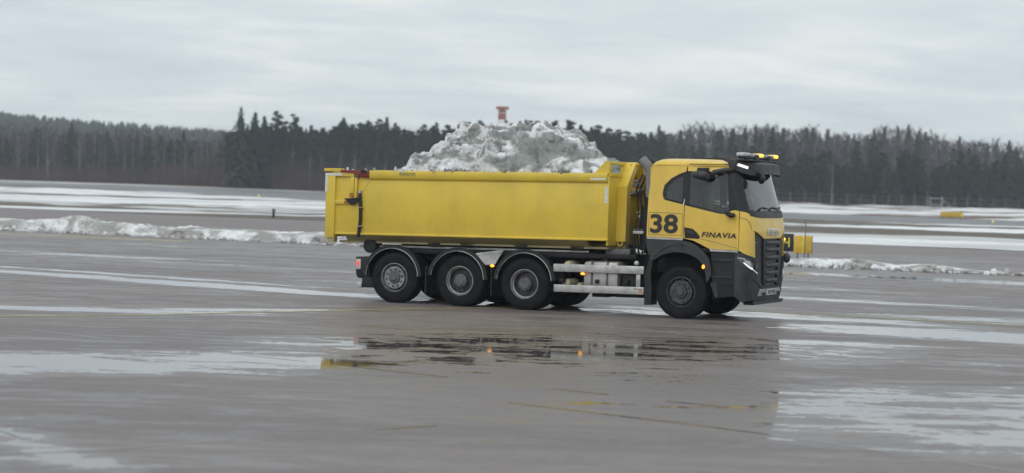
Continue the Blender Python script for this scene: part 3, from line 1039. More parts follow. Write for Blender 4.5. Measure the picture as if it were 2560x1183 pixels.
# -- roof
rxs = np.linspace(-0.715, 0.90, 26)
rys = np.concatenate([np.linspace(-1, -0.8, 9), np.linspace(-0.74, 0.74, 13), np.linspace(0.8, 1, 9)])
vs, fs = [], []
for x in rxs:
    w = 1.158 + 0.006 * (0.3 - x)
    edge = 2.925 if x < 0.9 else 2.925 - 0.5 * (x - 0.9)
    top = float(np.interp(x, [-0.715, -0.69, -0.64, -0.55, 0.2, 0.85, 1.04], [2.93, 2.985, 3.025, 3.045, 3.04, 3.015, 2.955]))
    for k in rys:
        z = edge + (top - edge) * (max(0.0, 1 - abs(k) ** 9)) ** 0.42 + 0.035 * (1 - k * k) * (1 if x > -0.6 else 0.4)
        vs.append((x, k * w, z + SH * x))
m = len(rys)
for i in range(len(rxs) - 1):
    for j in range(m - 1):
        a = i * m + j
        fs.append((a, a + m, a + m + 1, a + 1))
roof = mesh_obj('cab_roof', vs, fs, M_YEL, truck, 50)
sol = roof.modifiers.new('thickness', 'SOLIDIFY'); sol.thickness = 0.03; sol.offset = -1
tbox('roof_seam', 0.05, 0.86, -1.155, -1.135, 2.958, 2.968, M_HUB, roof, 0.0)
tbox('roof_hatch', -0.1, 0.5, -0.4, 0.4, 3.06, 3.10, M_BLACK, roof)
# rear wall, floor and inner lining
tprism('cab_rear_wall', [(-1.15, 1.50), (1.15, 1.50), (1.13, 2.9), (-1.13, 2.9)], 'x', -0.70, -0.735, M_YEL)
tbox('cab_floor', -0.70, 1.10, -1.15, 1.15, 1.28, 1.36, M_DARK)
tbox('headliner', -0.66, 0.80, -1.09, 1.09, 2.90, 2.915, M_INT, roof, 0.0)
dash = tprism('dashboard', [(0.72, 1.37), (1.02, 1.37), (1.20, 2.02), (0.98, 2.10), (0.72, 2.0)], 'y', -1.10, 1.10, M_INT, None, 0.03)
for y0 in (-0.62, 0.50):
    bm = bmesh.new()
    prism(bm, [(-0.32, 1.36), (0.16, 1.36), (0.20, 1.72), (-0.28, 1.70)], 'y', y0 - 0.24, y0 + 0.24, 0.03)
    prism(bm, [(-0.40, 1.70), (-0.22, 1.68), (-0.38, 2.38), (-0.50, 2.38)], 'y', y0 - 0.23, y0 + 0.23, 0.04)
    prism(bm, [(-0.50, 2.39), (-0.41, 2.39), (-0.44, 2.58), (-0.52, 2.58)], 'y', y0 - 0.12, y0 + 0.12, 0.03)
    bm_obj('seat', bm, M_INT, truck, 40, SH)
bm = bmesh.new()
lathe(bm, [(0.215, -0.015), (0.235, 0.0), (0.215, 0.015), (0.20, 0.0)], 32, 'z')
disc(bm, 0.075, -0.02, 'z', depth=0.03)
for a in (90, 210, 330):
    tube(bm, [(0.05 * math.cos(math.radians(a)), 0.05 * math.sin(math.radians(a)), 0), (0.21 * math.cos(math.radians(a)), 0.21 * math.sin(math.radians(a)), 0)], 0.014, 6)
tube(bm, [(0, 0, -0.02), (0, 0, -0.32)], 0.03, 8)
bmesh.ops.transform(bm, matrix=Matrix.Translation((0.60, 0.50, 2.06)) @ Matrix.Rotation(math.radians(-58), 4, 'Y'), verts=bm.verts)
bm_obj('steering_wheel', bm, M_BLACK, truck, 50, SH)

# -- sun visor with marker lamps
def visor_x(y):
    return float(np.interp(abs(y), [0, 0.60, 0.72, 0.95, 1.12, 1.19], [1.335, 1.30, 1.265, 1.12, 0.97, 0.86]))


ys = [-1.19, -1.12, -1.02, -0.92, -0.82, -0.72, -0.62, -0.4, -0.2, 0, 0.2, 0.4, 0.62, 0.72, 0.82, 0.92, 1.02, 1.12, 1.19]
vs, fs = [], []
for y in ys:
    xb = visor_x(y)
    zl = float(np.interp(abs(y), [0, 0.6, 0.8, 1.0, 1.19], [2.795, 2.79, 2.755, 2.79, 2.865]))
    zt = float(np.interp(abs(y), [0, 0.7, 1.19], [3.01, 3.005, 3.045]))
    for (dx, z) in ((-0.10, zt + 0.015), (0.0, zt - 0.03), (0.045, zl), (0.02, zl - 0.006), (-0.03, zt - 0.05), (-0.13, zt - 0.01)):
        vs.append((xb + dx, y, z + SH * xb))
for i in range(len(ys) - 1):
    for j in range(6):
        a, b = i * 6 + j, i * 6 + (j + 1) % 6
        fs.append((a, a + 6, b + 6, b))
fs.append(tuple(range(6)))
fs.append(tuple(range(len(vs) - 6, len(vs)))[::-1])
visor = mesh_obj('sun_visor', vs, fs, M_GREYP, truck, 35)
for s in (-1, 1):
    P = []
    for (y, z) in ((1.115, 2.985), (1.13, 2.94), (0.955, 2.88), (0.945, 2.93)):
        P.append(Vector((visor_x(y) + 0.035, s * y, z + SH)))
    n_ = Vector((0.75, s * 0.66, 0.05)).normalized() * 0.012
    mesh_obj('marker_lamp', [p for p in P] + [p + n_ for p in P], [(0, 1, 2, 3), (4, 5, 6, 7), (0, 1, 5, 4), (1, 2, 6, 5), (2, 3, 7, 6), (3, 0, 4, 7)], M_HEAD, visor)
    # air deflector between visor end and roof
    tprism('visor_end', [(0.865, 2.885), (0.98, 2.845), (1.0, 3.03), (0.845, 3.065)], 'y', s * 1.02, s * 1.205, M_GREYP, visor, 0.01)
tbox('visor_top', 0.84, 1.22, -1.05, 1.05, 3.035, 3.06, M_GREYP, visor)

# -- light bar
lb = tbox('light_bar', 0.98, 1.12, -1.12, 1.12, 3.118, 3.175, M_ALU, None, 0.015)
tbox('bar_foot', 0.99, 1.08, -0.72, -0.64, 3.03, 3.12, M_BLACK, lb)
tbox('bar_foot', 0.99, 1.08, 0.64, 0.72, 3.03, 3.12, M_BLACK, lb)
tbox('bar_skirt', 0.99, 1.13, -1.05, 1.05, 3.085, 3.117, M_GREYP, lb)
for y0, y1, mm in ((-1.14, -0.72, M_CLEARL), (-0.14, 0.14, M_BEACON), (0.84, 1.14, M_BEACON), (-0.70, -0.16, M_ALU), (0.16, 0.82, M_ALU)):
    bm = bmesh.new()
    box(bm, 0.97, 1.135, y0, y1, 3.122, 3.192 if mm is not M_ALU else 3.18, 0.024 if mm is not M_ALU else 0.012)
    bm_obj('beacon' if mm is not M_ALU else 'bar_segment', bm, mm, lb, 40, SH)
for y in (-0.42, 0.42):
    bm = bmesh.new()
    disc(bm, 0.085, 1.12, 'x', (0, y, 3.075), 20, 0.07, 0.01)
    bm_obj('work_lamp', bm, M_BLACK, lb, 40, SH)

# -- mirrors
for s in (-1, 1):
    bm = bmesh.new()
    box(bm, 0.235, 0.455, s * 1.13, s * 1.24, 2.80, 2.895, 0.012)
    mb = bm_obj('kerb_mirror', bm, M_BLACK, truck, 40, SH)
    bm = bmesh.new()
    bmesh.ops.create_icosphere(bm, subdivisions=3, radius=1.0, matrix=Matrix.Translation((0.325, s * 1.30, 2.755)) @ Matrix.Diagonal((0.165, 0.085, 0.082, 1)))
    bm_obj('mirror_head', bm, M_GREYP, mb, 60, SH)
    bm = bmesh.new()
    bmesh.ops.create_icosphere(bm, subdivisions=3, radius=1.0, matrix=Matrix.Translation((0.44, s * 1.27, 2.715)) @ Matrix.Diagonal((0.10, 0.07, 0.085, 1)))
    bm_obj('mirror_bracket', bm, M_BLACK, mb, 60, SH)
    bm = bmesh.new()
    tube(bm, [(0.93, s * 1.16, 2.86), (0.80, s * 1.26, 2.855), (0.58, s * 1.33, 2.80)], 0.035, 8, 0.05)
    bm_obj('camera_arm', bm, M_GREYP, truck, 50, SH)
bm = bmesh.new()
bmesh.ops.create_icosphere(bm, subdivisions=3, radius=1.0, matrix=Matrix.Translation((1.36, -0.72, 2.70)) @ Matrix.Rotation(0.5, 4, 'Z') @ Matrix.Diagonal((0.07, 0.15, 0.10, 1)))
tube(bm, [(1.30, -0.80, 2.82), (1.36, -0.74, 2.74)], 0.03, 8)
bm_obj('front_mirror', bm, M_BLACK, truck, 60, SH)
for s in (1,):
    bm = bmesh.new()
    tube(bm, [(1.24, 1.02, 1.26), (1.36, 1.12, 1.22)], 0.03, 8)
    bmesh.ops.create_icosphere(bm, subdivisions=3, radius=0.09, matrix=Matrix.Translation((1.38, 1.12, 1.16)) @ Matrix.Diagonal((0.8, 1, 1.1, 1)))
    bm_obj('manoeuvring_mirror', bm, M_GREYP, truck, 60, SH)

# -- grille
grille = front_part('grille', [(-1.0, 1.706), (-0.55, 1.554), (0.55, 1.554), (1.0, 1.706), (0.95, 1.2), (0.83, 0.87), (0.5, 0.63), (-0.5, 0.63), (-0.83, 0.87), (-0.95, 1.2)],
                   M_GREYP, None, 0.03, -0.035)
for i, z in enumerate((1.475, 1.345, 1.195, 1.045, 0.900, 0.755)):
    hw = float(np.interp(z, [0.63, 0.9, 1.5], [0.33, 0.38, 0.43]))
    x = cab_xf(z)
    bm = bmesh.new()
    prism(bm, [(x - 0.03, z - 0.05), (x + 0.012, z - 0.046), (x + 0.03, z + 0.0), (x + 0.002, z + 0.038), (x - 0.03, z + 0.045)], 'y', -hw, hw, 0.006)
    bm_obj('slat', bm, M_GREYP, grille, 30, SH)
    front_part('air_opening', [(-hw + 0.02, z - 0.092), (hw - 0.02, z - 0.092), (hw, z - 0.056), (-hw, z - 0.056)], M_SIGNB, grille, 0.006, -0.028)
for s in (-1, 1):
    front_part('grille_frame', [(s * 0.46, 1.545), (s * 0.58, 1.57), (s * 0.54, 1.1), (s * 0.47, 0.70), (s * 0.38, 0.66), (s * 0.43, 1.1)], M_BLACK, grille, 0.05, 0.004)
    front_part('grille_lamp', [(s * 0.90, 1.50), (s * 0.97, 1.505), (s * 0.965, 1.485), (s * 0.90, 1.48)], M_CLEARL, grille, 0.01, -0.02)
bm = bmesh.new()
bmesh.ops.create_icosphere(bm, subdivisions=2, radius=0.036, matrix=Matrix.Translation((1.335, 1.03, 1.53)))
bm_obj('indicator_lamp', bm, M_BEACON, truck, 60, SH)

# -- bumper, headlamps, number plate
bumper = front_part('bumper', [(-1.075, 1.215), (-0.955, 1.195), (-0.83, 0.868), (-0.5, 0.628), (0.5, 0.628), (0.83, 0.868), (0.955, 1.195), (1.075, 1.215), (1.075, 0.40), (0.75, 0.37), (-0.75, 0.37), (-1.075, 0.40)],
                    M_GREYP, None, 0.05, 0.004)
for o in side_part('bumper_corner', [(1.04, 1.295), (1.18, 1.29), (1.33, 1.22), (1.33, 0.41), (1.20, 0.35), (1.04, 0.46)], M_GREYP, bumper, 0.04, 0.004):
    pass
tprism('bumper_lip', [(-0.95, 0.30), (0.95, 0.30), (1.02, 0.365), (-1.02, 0.365)], 'x', 1.16, 1.365, M_BLACK, bumper)
front_part('step_plate', [(-0.72, 0.465), (0.72, 0.465), (0.66, 0.595), (-0.66, 0.595)], M_ALU, bumper, 0.02, 0.018)
plate = front_part('number_plate', [(-0.27, 0.475), (0.27, 0.475), (0.27, 0.588), (-0.27, 0.588)], M_TAPE, bumper, 0.008, 0.028)
for y0, w_ in ((-0.20, 0.05), (-0.13, 0.04), (-0.06, 0.06), (0.05, 0.05), (0.12, 0.05), (0.19, 0.04)):
    front_part('plate_mark', [(y0, 0.498), (y0 + w_, 0.498), (y0 + w_, 0.566), (y0, 0.566)], M_HUB, bumper, 0.002, 0.031)
for y0 in (-0.55, 0.42):
    tbox('tow_eye_cover', 1.41, 1.44, y0, y0 + 0.13, 0.47, 0.53, M_BLACK, bumper)
front_part('bumper_crease', [(-1.0, 0.80), (-0.62, 0.66), (-0.62, 0.63), (-1.0, 0.77)], M_BLACK, bumper, 0.01, 0.012)
front_part('bumper_crease', [(1.0, 0.80), (0.62, 0.66), (0.62, 0.63), (1.0, 0.77)], M_BLACK, bumper, 0.01, 0.012)
for s in (-1, 1):
    hl = front_part('headlight', [(s * 0.845, 0.885), (s * 0.90, 1.06), (s * 1.12, 1.175), (s * 1.12, 1.10), (s * 1.03, 0.965)], M_HUB, None, 0.02, 0.012)
    front_part('lamp_lens', [(s * 0.85, 0.90), (s * 0.925, 1.08), (s * 1.10, 1.165), (s * 1.11, 1.11), (s * 1.03, 0.98)], M_LENS, hl, 0.006, 0.026)
    front_part('led_strip', [(s * 0.85, 0.892), (s * 0.86, 0.935), (s * 1.05, 1.03), (s * 1.05, 0.98)], M_HEAD, hl, 0.006, 0.017)
    front_part('lamp_unit', [(s * 0.895, 1.045), (s * 1.03, 1.115), (s * 1.045, 1.045), (s * 0.875, 0.955)], M_CLEARL, hl, 0.006, 0.018)
    side_part('headlight_tail', [(1.055, 1.215), (1.20, 1.20), (1.325, 1.155), (1.325, 0.955), (1.26, 1.02), (1.15, 1.12)], M_HUB, hl, 0.01, 0.012, (s,))
    side_part('lamp_unit', [(1.205, 1.165), (1.325, 1.125), (1.325, 1.03), (1.265, 1.075)], M_CLEARL, hl, 0.006, 0.020, (s,))
    side_part('led_strip', [(1.20, 1.105), (1.215, 1.118), (1.326, 1.005), (1.326, 0.970)], M_HEAD, hl, 0.006, 0.021, (s,))
    side_part('brow_strip', [(1.09, 1.208), (1.22, 1.192), (1.24, 1.168), (1.12, 1.186)], M_CLEARL, hl, 0.004, 0.019, (s,))

# -- steps and wheel arches
for s in (-1, 1):
    st = patch('step_panel', [(0.555, 1.312), (1.04, 1.300), (1.04, 0.70), (0.60, 0.70), (0.575, 0.86)], side_map(s, -0.03), 0.03, M_BLACK, truck, (), (), SH)
    for (za, zb) in ((1.135, 1.165), (0.815, 0.845)):
        patch('step_edge', [(0.59, za), (1.0, za - 0.004), (1.0, zb - 0.004), (0.59, zb)], side_map(s, 0.004), 0.16, M_GREYP, st, (), (), SH)
    patch('step_post', [(0.96, 0.84), (1.04, 0.84), (1.04, 1.16), (1.0, 1.16)], side_map(s, 0.0), 0.05, M_BLACK, st, (), (), SH)
    patch('lower_step', [(0.54, 0.715), (1.035, 0.715), (1.035, 0.47), (0.66, 0.42)], side_map(s, -0.05), 0.04, M_BLACK, st, (), (), SH)
    patch('step_bracket', [(0.55, 0.71), (0.69, 0.71), (0.72, 0.45), (0.66, 0.42)], side_map(s, -0.02), 0.04, M_GREYP, st, (), (), SH)
    arch = [(-0.748, 1.512), (-0.006, 1.497), (0.14, 1.47), (0.29, 1.40), (0.42, 1.29), (0.53, 1.165), (0.575, 1.0), (0.582, 0.84), (0.50, 0.70),
            (0.485, 0.84), (0.455, 0.97), (0.40, 1.07), (0.30, 1.165), (0.176, 1.228), (0.02, 1.268), (-0.139, 1.277), (-0.29, 1.255), (-0.42, 1.21), (-0.52, 1.15), (-0.585, 1.105), (-0.70, 1.28)]
    wa = patch('wheel_arch', arch, side_map(s, 0.035), 0.05, M_GREYP, truck, (), (), SH)
    patch('arch_liner', arch, side_map(s, -0.017), 0.33, M_DARK, wa, (), (), SH)
    lip = [(0.60, 0.84), (0.585, 1.02), (0.53, 1.18), (0.42, 1.30), (0.29, 1.41), (0.10, 1.475), (-0.10, 1.49), (-0.30, 1.45), (-0.45, 1.38), (-0.60, 1.24), (-0.66, 1.14)]
    lin = [(-0.60, 1.10), (-0.54, 1.19), (-0.41, 1.315), (-0.28, 1.385), (-0.10, 1.42), (0.09, 1.41), (0.27, 1.345), (0.385, 1.245), (0.475, 1.135), (0.53, 1.0), (0.54, 0.84)]
    patch('arch_lip', lip + lin, side_map(s, 0.052), 0.03, M_GREYP, wa, (), (), SH)
    bm = bmesh.new()
    bmesh.ops.create_icosphere(bm, subdivisions=2, radius=1, matrix=Matrix.Translation((0.435, s * 1.262, 1.01)) @ Matrix.Diagonal((0.032, 0.018, 0.042, 1)))
    bm_obj('side_marker', bm, M_AMBER, wa, 60, SH)
    patch('arch_seam', [(-0.006, 1.49), (0.006, 1.49), (0.006, 1.30), (-0.006, 1.30)], side_map(s, 0.056), 0.003, M_BLACK, wa, (), (), SH)
    # mud flap behind the front wheel
    bm = bmesh.new()
    prism(bm, [(-0.60, 1.09), (-0.66, 1.14), (-0.755, 0.86), (-0.745, 0.245), (-0.615, 0.245), (-0.60, 0.50), (-0.63, 0.86)], 'y', s * 0.86, s * 1.225, 0.0)
    bm_obj('mudflap', bm, M_BLACK, truck, 30, SH)

# -- chassis
for s in (-1, 1):
    tbox('frame_rail', -6.95, 0.95, s * 0.40, s * 0.49, 0.86, 1.14, M_DARK)
    tbox('hooklift_rail', -6.72, -1.95, s * 0.50, s * 0.62, 1.12, 1.262, M_DARK)
    tbox('hooklift_rail_strip', -6.68, -2.05, s * 0.86, s * 0.90, 1.205, 1.25, M_ALU)
    tbox('rail_ledge', -6.72, -1.05, s * 0.60, s * 0.92, 1.10, 1.195, M_DARK)
    tbox('frame_strip', -1.42, -0.62, s * 0.49, s * 0.52, 1.185, 1.225, M_ALU)
    for x in (-5.35, -4.62, -3.45, -2.25):
        tbox('roller_pad', x - 0.17, x + 0.17, s * 0.80, s * 1.0, 1.25, 1.36, M_DARK, None, 0.03)
    bm = bmesh.new()
    disc(bm, 0.15, 0.74, 'y', (-6.78, 0, 1.235), 28, 0.30, 0.015)
    if s < 0:
        bmesh.ops.scale(bm, vec=(1, -1, 1), verts=bm.verts)
    bm_obj('rear_roller', bm, M_DARK, truck, 40, SH)
for x in (-6.6, -5.4, -3.95, -2.6, -1.6, 0.5):
    tbox('cross_member', x - 0.06, x + 0.06, -0.42, 0.42, 0.90, 1.10, M_DARK)
tbox('rear_cross_member', -7.0, -6.85, -1.0, 1.0, 0.80, 1.0, M_DARK)
for nm, x in (('front_axle', 0.0), ('drive_axle', -3.26), ('drive_axle', -4.66), ('tag_axle', -6.12)):
    bm = bmesh.new()
    disc(bm, 0.085, -0.9, 'y', (x, 0, 0.51), 16, 1.8)
    if nm == 'drive_axle':
        bmesh.ops.create_icosphere(bm, subdivisions=2, radius=0.22, matrix=Matrix.Translation((x, 0, 0.51)))
    bm_obj(nm, bm, M_DARK, truck, 40)
# engine and gearbox seen under the cab
tbox('engine_block', -0.65, 0.85, -0.42, 0.42, 0.62, 1.27, M_DARK)
tbox('sump_guard', -0.1, 1.2, -0.75, 0.75, 0.50, 0.80, M_DARK)
tbox('front_crossbeam', 1.0, 1.22, -1.0, 1.0, 0.45, 0.90, M_DARK)

# rear lamps and underrun bar
for s in (-1, 1):
    bm = bmesh.new()
    prism(bm, [(-7.02, 1.006), (-6.72, 1.02), (-6.70, 0.60), (-6.85, 0.565), (-6.97, 0.58), (-7.01, 0.66)], 'y', s * 0.74, s * 1.17, 0.012)
    tl = bm_obj('tail_light', bm, M_BLACK, truck, 30, SH)
    tbox('lamp_strip', -7.006, -6.90, s * 1.168, s * 1.182, 0.755, 0.965, M_CLEARL, tl)
    bm = bmesh.new()
    bmesh.ops.create_icosphere(bm, subdivisions=2, radius=1, matrix=Matrix.Translation((-6.955, s * 1.18, 0.875)) @ Matrix.Diagonal((0.032, 0.012, 0.055, 1)))
    bm_obj('lamp_bulb', bm, M_REDL, tl, 60, SH)
    tbox('rear_lens', -7.035, -7.015, s * 0.78, s * 1.14, 0.76, 0.96, M_REDL if False else M_AMBOFF, tl)
    tbox('underrun_bracket', -6.86, -6.62, s * 0.55, s * 0.75, 0.40, 0.86, M_DARK)
tbox('underrun_bar', -6.99, -6.87, -1.18, 1.18, 0.378, 0.492, M_ALU)
for s in (-1, 1):
    tbox('bracket_plate', -6.866, -6.60, s * 1.0, s * 1.17, 0.385, 0.60, M_DARK)

# -- wheels
def wheel_meshes(kind):
    R = 0.512
    W_ = {'steer': 0.315, 'tag': 0.365, 'drive': 0.275}[kind]
    bm = bmesh.new()
    w = W_
    # outer sidewall at y = 0, inner at y = w  (y grows towards the truck's middle)
    prof = [(0.288, 0.022), (0.300, 0.004), (0.34, -0.006), (0.40, -0.010), (0.455, -0.002), (0.492, 0.016), (0.508, 0.038)]
    for g in np.linspace(0.05, w - 0.05, 5):
        prof += [(R, g - 0.018), (R, g - 0.009), (R - 0.012, g - 0.006), (R - 0.012, g + 0.006), (R, g + 0.009), (R, g + 0.018)]
    prof += [(0.508, w - 0.038), (0.492, w - 0.016), (0.455, w + 0.002), (0.36, w + 0.006), (0.288, w - 0.02)]
    lathe(bm, prof, 64, 'y', closed=False)
    for k in range(52):                                         # shoulder lugs
        a = 2 * math.pi * (k + 0.5) / 52
        for yy in (0.028, w - 0.028):
            mtx = Matrix.Rotation(-a, 4, 'Y') @ Matrix.Translation((0.503, yy, 0)) @ Matrix.Diagonal((0.016, 0.05, 0.042, 1))
            bmesh.ops.create_cube(bm, size=1.0, matrix=mtx)
    bmesh.ops.recalc_face_normals(bm, faces=bm.faces)
    tyre = bpy.data.meshes.new('tyre'); bm.to_mesh(tyre); bm.free()
    bm = bmesh.new()
    hub = bmesh.new()
    nut = bmesh.new()
    if kind in ('steer', 'tag'):
        lathe(bm, [(0.297, 0.018), (0.292, 0.002), (0.280, 0.000), (0.274, 0.020), (0.262, 0.075), (0.235, 0.10), (0.228, 0.045), (0.222, 0.012), (0.15, 0.010), (0.12, 0.016), (0.12, 0.12), (0.288, 0.16)], 48, 'y', closed=True)
        disc(hub, 0.122, -0.03, 'y', seg=28, depth=0.06, bev=0.015)
        disc(hub, 0.075, -0.065, 'y', seg=24, depth=0.05, bev=0.018)
        for k in range(10):
            a = 2 * math.pi * k / 10
            disc(nut, 0.017, -0.022, 'y', (0.172 * math.cos(a), 0, 0.172 * math.sin(a)), 8, 0.034)
        holes = bmesh.new()
        for k in range(10):
            a = 2 * math.pi * (k + 0.5) / 10
            disc(holes, 0.024, 0.062, 'y', (0.248 * math.cos(a), 0, 0.248 * math.sin(a)), 12, 0.02)
    else:
        lathe(bm, [(0.297, 0.018), (0.296, 0.000), (0.283, -0.002), (0.272, 0.014), (0.268, 0.045), (0.250, 0.055), (0.246, 0.08), (0.288, 0.20)], 48, 'y', closed=True)
        lathe(nut, [(0.249, 0.06), (0.244, 0.12), (0.215, 0.150), (0.13, 0.150), (0.13, 0.19), (0.25, 0.19)], 48, 'y', closed=True)
        disc(hub, 0.135, 0.005, 'y', seg=32, depth=0.16, bev=0.02)
        disc(hub, 0.10, -0.012, 'y', seg=28, depth=0.03, bev=0.01)
        for k in range(10):
            a = 2 * math.pi * k / 10
            disc(nut, 0.016, 0.118, 'y', (0.178 * math.cos(a), 0, 0.178 * math.sin(a)), 8, 0.034)
        holes = bmesh.new()
        for k in range(10):
            a = 2 * math.pi * (k + 0.5) / 10
            disc(holes, 0.024, 0.105, 'y', (0.232 * math.cos(a), 0, 0.232 * math.sin(a)), 12, 0.02)
    out = []
    for nm, b in (('wheel', bm), ('hub', hub), ('wheel_nuts', nut), ('hand_holes', holes)):
        bmesh.ops.recalc_face_normals(b, faces=b.faces)
        me = bpy.data.meshes.new(nm); b.to_mesh(me); b.free()
        out.append(me)
    for me in [tyre] + out:
        me.polygons.foreach_set('use_smooth', [True] * len(me.polygons))
        me.set_sharp_from_angle(angle=math.radians(38))
    tyre.materials.append(M_TYRE)
    out[0].materials.append(M_RIM if kind != 'steer' else M_RIMD)
    out[1].materials.append(M_HUB if kind != 'steer' else M_RIMD)
    out[2].materials.append(M_RIMD)
    out[3].materials.append(M_SIGNB)
    return tyre, out


WM = {k: wheel_meshes(k) for k in ('steer', 'tag', 'drive')}


def add_wheel(kind, x, s, steer=0.0, z=0.512):
    tyre, (rim, hub, nut, holes) = WM[kind]
    o = bpy.data.objects.new('wheel', rim)
    COL.objects.link(o)
    o.parent = truck
    o.location = (x, s * 1.215, z)
    rot = 0.0 if s < 0 else math.pi
    o.rotation_euler = (0, random.uniform(0, 6), rot + steer)
    o.rotation_mode = 'XYZ'
    kids = [('tyre', tyre, 0.0), ('hub', hub, 0.0), ('wheel_nuts', nut, 0.0), ('hand_holes', holes, 0.0)]
    if kind == 'drive':
        kids.append(('tyre', tyre, 0.315))
    for nm, me, dy in kids:
        c = bpy.data.objects.new(nm, me)
        COL.objects.link(c)
        c.parent = o
        c.location = (0, dy, 0)
        if nm in ('wheel_nuts', 'hand_holes'):
            c['kind'] = 'stuff'


for s in (-1, 1):
    add_wheel('steer', -0.015, s, math.radians(-1.5))
    add_wheel('drive', -3.26, s)
    add_wheel('drive', -4.66, s)
    add_wheel('tag', -6.115, s)


# -- rear mudguards
def guard(x, zc, s, a0, a1):
    bm = bmesh.new()
    n = 22
    R0, R1 = 0.60, 0.625
    y0, y1 = s * 1.225, s * 0.62
    ring = []
    for i in range(n + 1):
        a = math.radians(a0 + (a1 - a0) * i / n)
        ring.append([bm.verts.new((x + r * math.cos(a), y, zc + r * math.sin(a) * 0.98)) for r, y in ((R0, y0), (R1, y0), (R1, y1), (R0, y1))])
    for i in range(n):
        for k in range(4):
            bm.faces.new((ring[i][k], ring[i][(k + 1) % 4], ring[i + 1][(k + 1) % 4], ring[i + 1][k]))
    bm.faces.new(ring[0]); bm.faces.new(ring[-1][::-1])
    g = bm_obj('mudguard', bm, M_BLACK, truck, 40, SH)
    bm = bmesh.new()
    pts = [(x + 0.583 * math.cos(math.radians(a)), s * 1.228, zc + 0.575 * math.sin(math.radians(a))) for a in np.linspace(a0, a1, 26)]
    tube(bm, pts, 0.010, 6)
    bm_obj('trim_edge', bm, M_TRIM, g, 60, SH)
    bm = bmesh.new()
    n = 22
    ring = []
    for i in range(n + 1):
        a = math.radians(a0 + (a1 - a0) * i / n)
        ring.append([bm.verts.new((x + r * math.cos(a), y, zc + r * math.sin(a) * 0.98)) for r, y in ((0.587, s * 1.222), (0.66, s * 1.222), (0.66, s * 1.205), (0.587, s * 1.205))])
    for i in range(n):
        for k in range(4):
            bm.faces.new((ring[i][k], ring[i][(k + 1) % 4], ring[i + 1][(k + 1) % 4], ring[i + 1][k]))
    bm.faces.new(ring[0]); bm.faces.new(ring[-1][::-1])
    bm_obj('guard_face', bm, M_BLACK, g, 40, SH)


for s in (-1, 1):
    guard(-6.17, 0.625, s, 2, 178)
    guard(-4.72, 0.605, s, 2, 172)
    guard(-3.27, 0.605, s, 4, 176)
    for x in (-5.43, -3.99):
        tbox('flap_carrier', x - 0.03, x + 0.03, s * 0.60, s * 1.15, 0.80, 0.86, M_DARK)
        tprism('mudflap', [(x - 0.012, 0.30), (x + 0.012, 0.30), (x + 0.012, 0.84), (x - 0.012, 0.84)], 'y', s * 0.62, s * 1.18, M_BLACK)
    tp = tprism('infill_plate', [(-4.327, 1.145), (-3.733, 1.222), (-3.90, 0.938), (-4.11, 0.917)], 'y', s * 1.195, s * 1.215, M_ALU)
    tprism('plate_fold', [(-4.33, 1.146), (-3.735, 1.226), (-3.735, 1.185), (-4.29, 1.105)], 'y', s * 1.216, s * 1.228, M_ALU, tp)
    bm = bmesh.new()
    bmesh.ops.create_icosphere(bm, subdivisions=2, radius=1, matrix=Matrix.Translation((-3.955, s * 1.23, 0.905)) @ Matrix.Diagonal((0.05, 0.02, 0.028, 1)))
    bm_obj('side_marker', bm, M_AMBER, truck, 60, SH)

# -- side guard, fuel tank, air tanks
for s in (-1, 1):
    sg = tbox('side_guard', -2.655, -0.775, s * 1.185, s * 1.225, 0.832, 0.984, M_ALU, None, 0.012)
    tbox('lower_rail', -2.635, -0.765, s * 1.185, s * 1.225, 0.436, 0.582, M_ALU, sg, 0.012)
    tbox('end_post', -0.945, -0.855, s * 1.14, s * 1.184, 0.58, 0.835, M_ALU, sg)
    for x in (-2.5, -1.75, -1.15):
        tbox('guard_bracket', x - 0.04, x + 0.04, s * 0.5, s * 1.184, 0.62, 0.70, M_DARK, sg)
    if s < 0:
        tbox('maker_sticker', -0.97, -0.79, -1.2275, -1.2255, 0.535, 0.55, M_INK, sg, 0.0)
        tbox('orange_sticker', -0.865, -0.80, -1.2275, -1.2255, 0.475, 0.52, M_AMBOFF, sg, 0.0)
    bm = bmesh.new()
    bmesh.ops.create_icosphere(bm, subdivisions=2, radius=1, matrix=Matrix.Translation((-2.03, s * 1.228, 0.805)) @ Matrix.Diagonal((0.048, 0.018, 0.027, 1)))
    bm_obj('side_marker', bm, M_AMBER, truck, 60, SH)
ft = tbox('fuel_tank', -2.06, -1.33, -1.14, -0.55, 0.44, 1.05, M_TANK, None, 0.07)
for x in (-1.87, -1.55):
    tbox('tank_strap', x - 0.03, x + 0.03, -1.152, -0.545, 0.432, 1.06, M_HUB, ft, 0.05)
bm = bmesh.new()
disc(bm, 0.07, 1.03, 'z', (-1.66, -0.98, 0), 20, 0.065, 0.012)
bm_obj('filler_cap', bm, M_BLACK, ft, 40, SH)
tbox('adblue_tank', -1.28, -0.98, -1.08, -0.52, 0.44, 0.95, M_BLACK, None, 0.05)
tbox('battery_box', -2.06, -0.95, 0.52, 1.12, 0.46, 1.0, M_BLACK, None, 0.04)
tbox('exhaust_box', -1.45, -0.85, -0.95, -0.1, 0.36, 0.46, M_DARK)
tbox('air_dryer', -1.93, -1.60, -0.95, -0.3, 0.35, 0.44, M_DARK)
for x, z, r in ((-2.445, 0.945, 0.098), (-2.465, 0.60, 0.088), (-2.185, 0.545, 0.078)):
    bm = bmesh.new()
    prof = [(0.0005, -1.03), (r * 0.5, -1.022), (r * 0.85, -0.995), (r, -0.95), (r, -0.52), (0.0005, -0.52)]
    lathe(bm, prof, 24, 'y', (x, 0, z))
    bm_obj('air_tank', bm, M_CREAM, truck, 60, SH)
bm = bmesh.new()
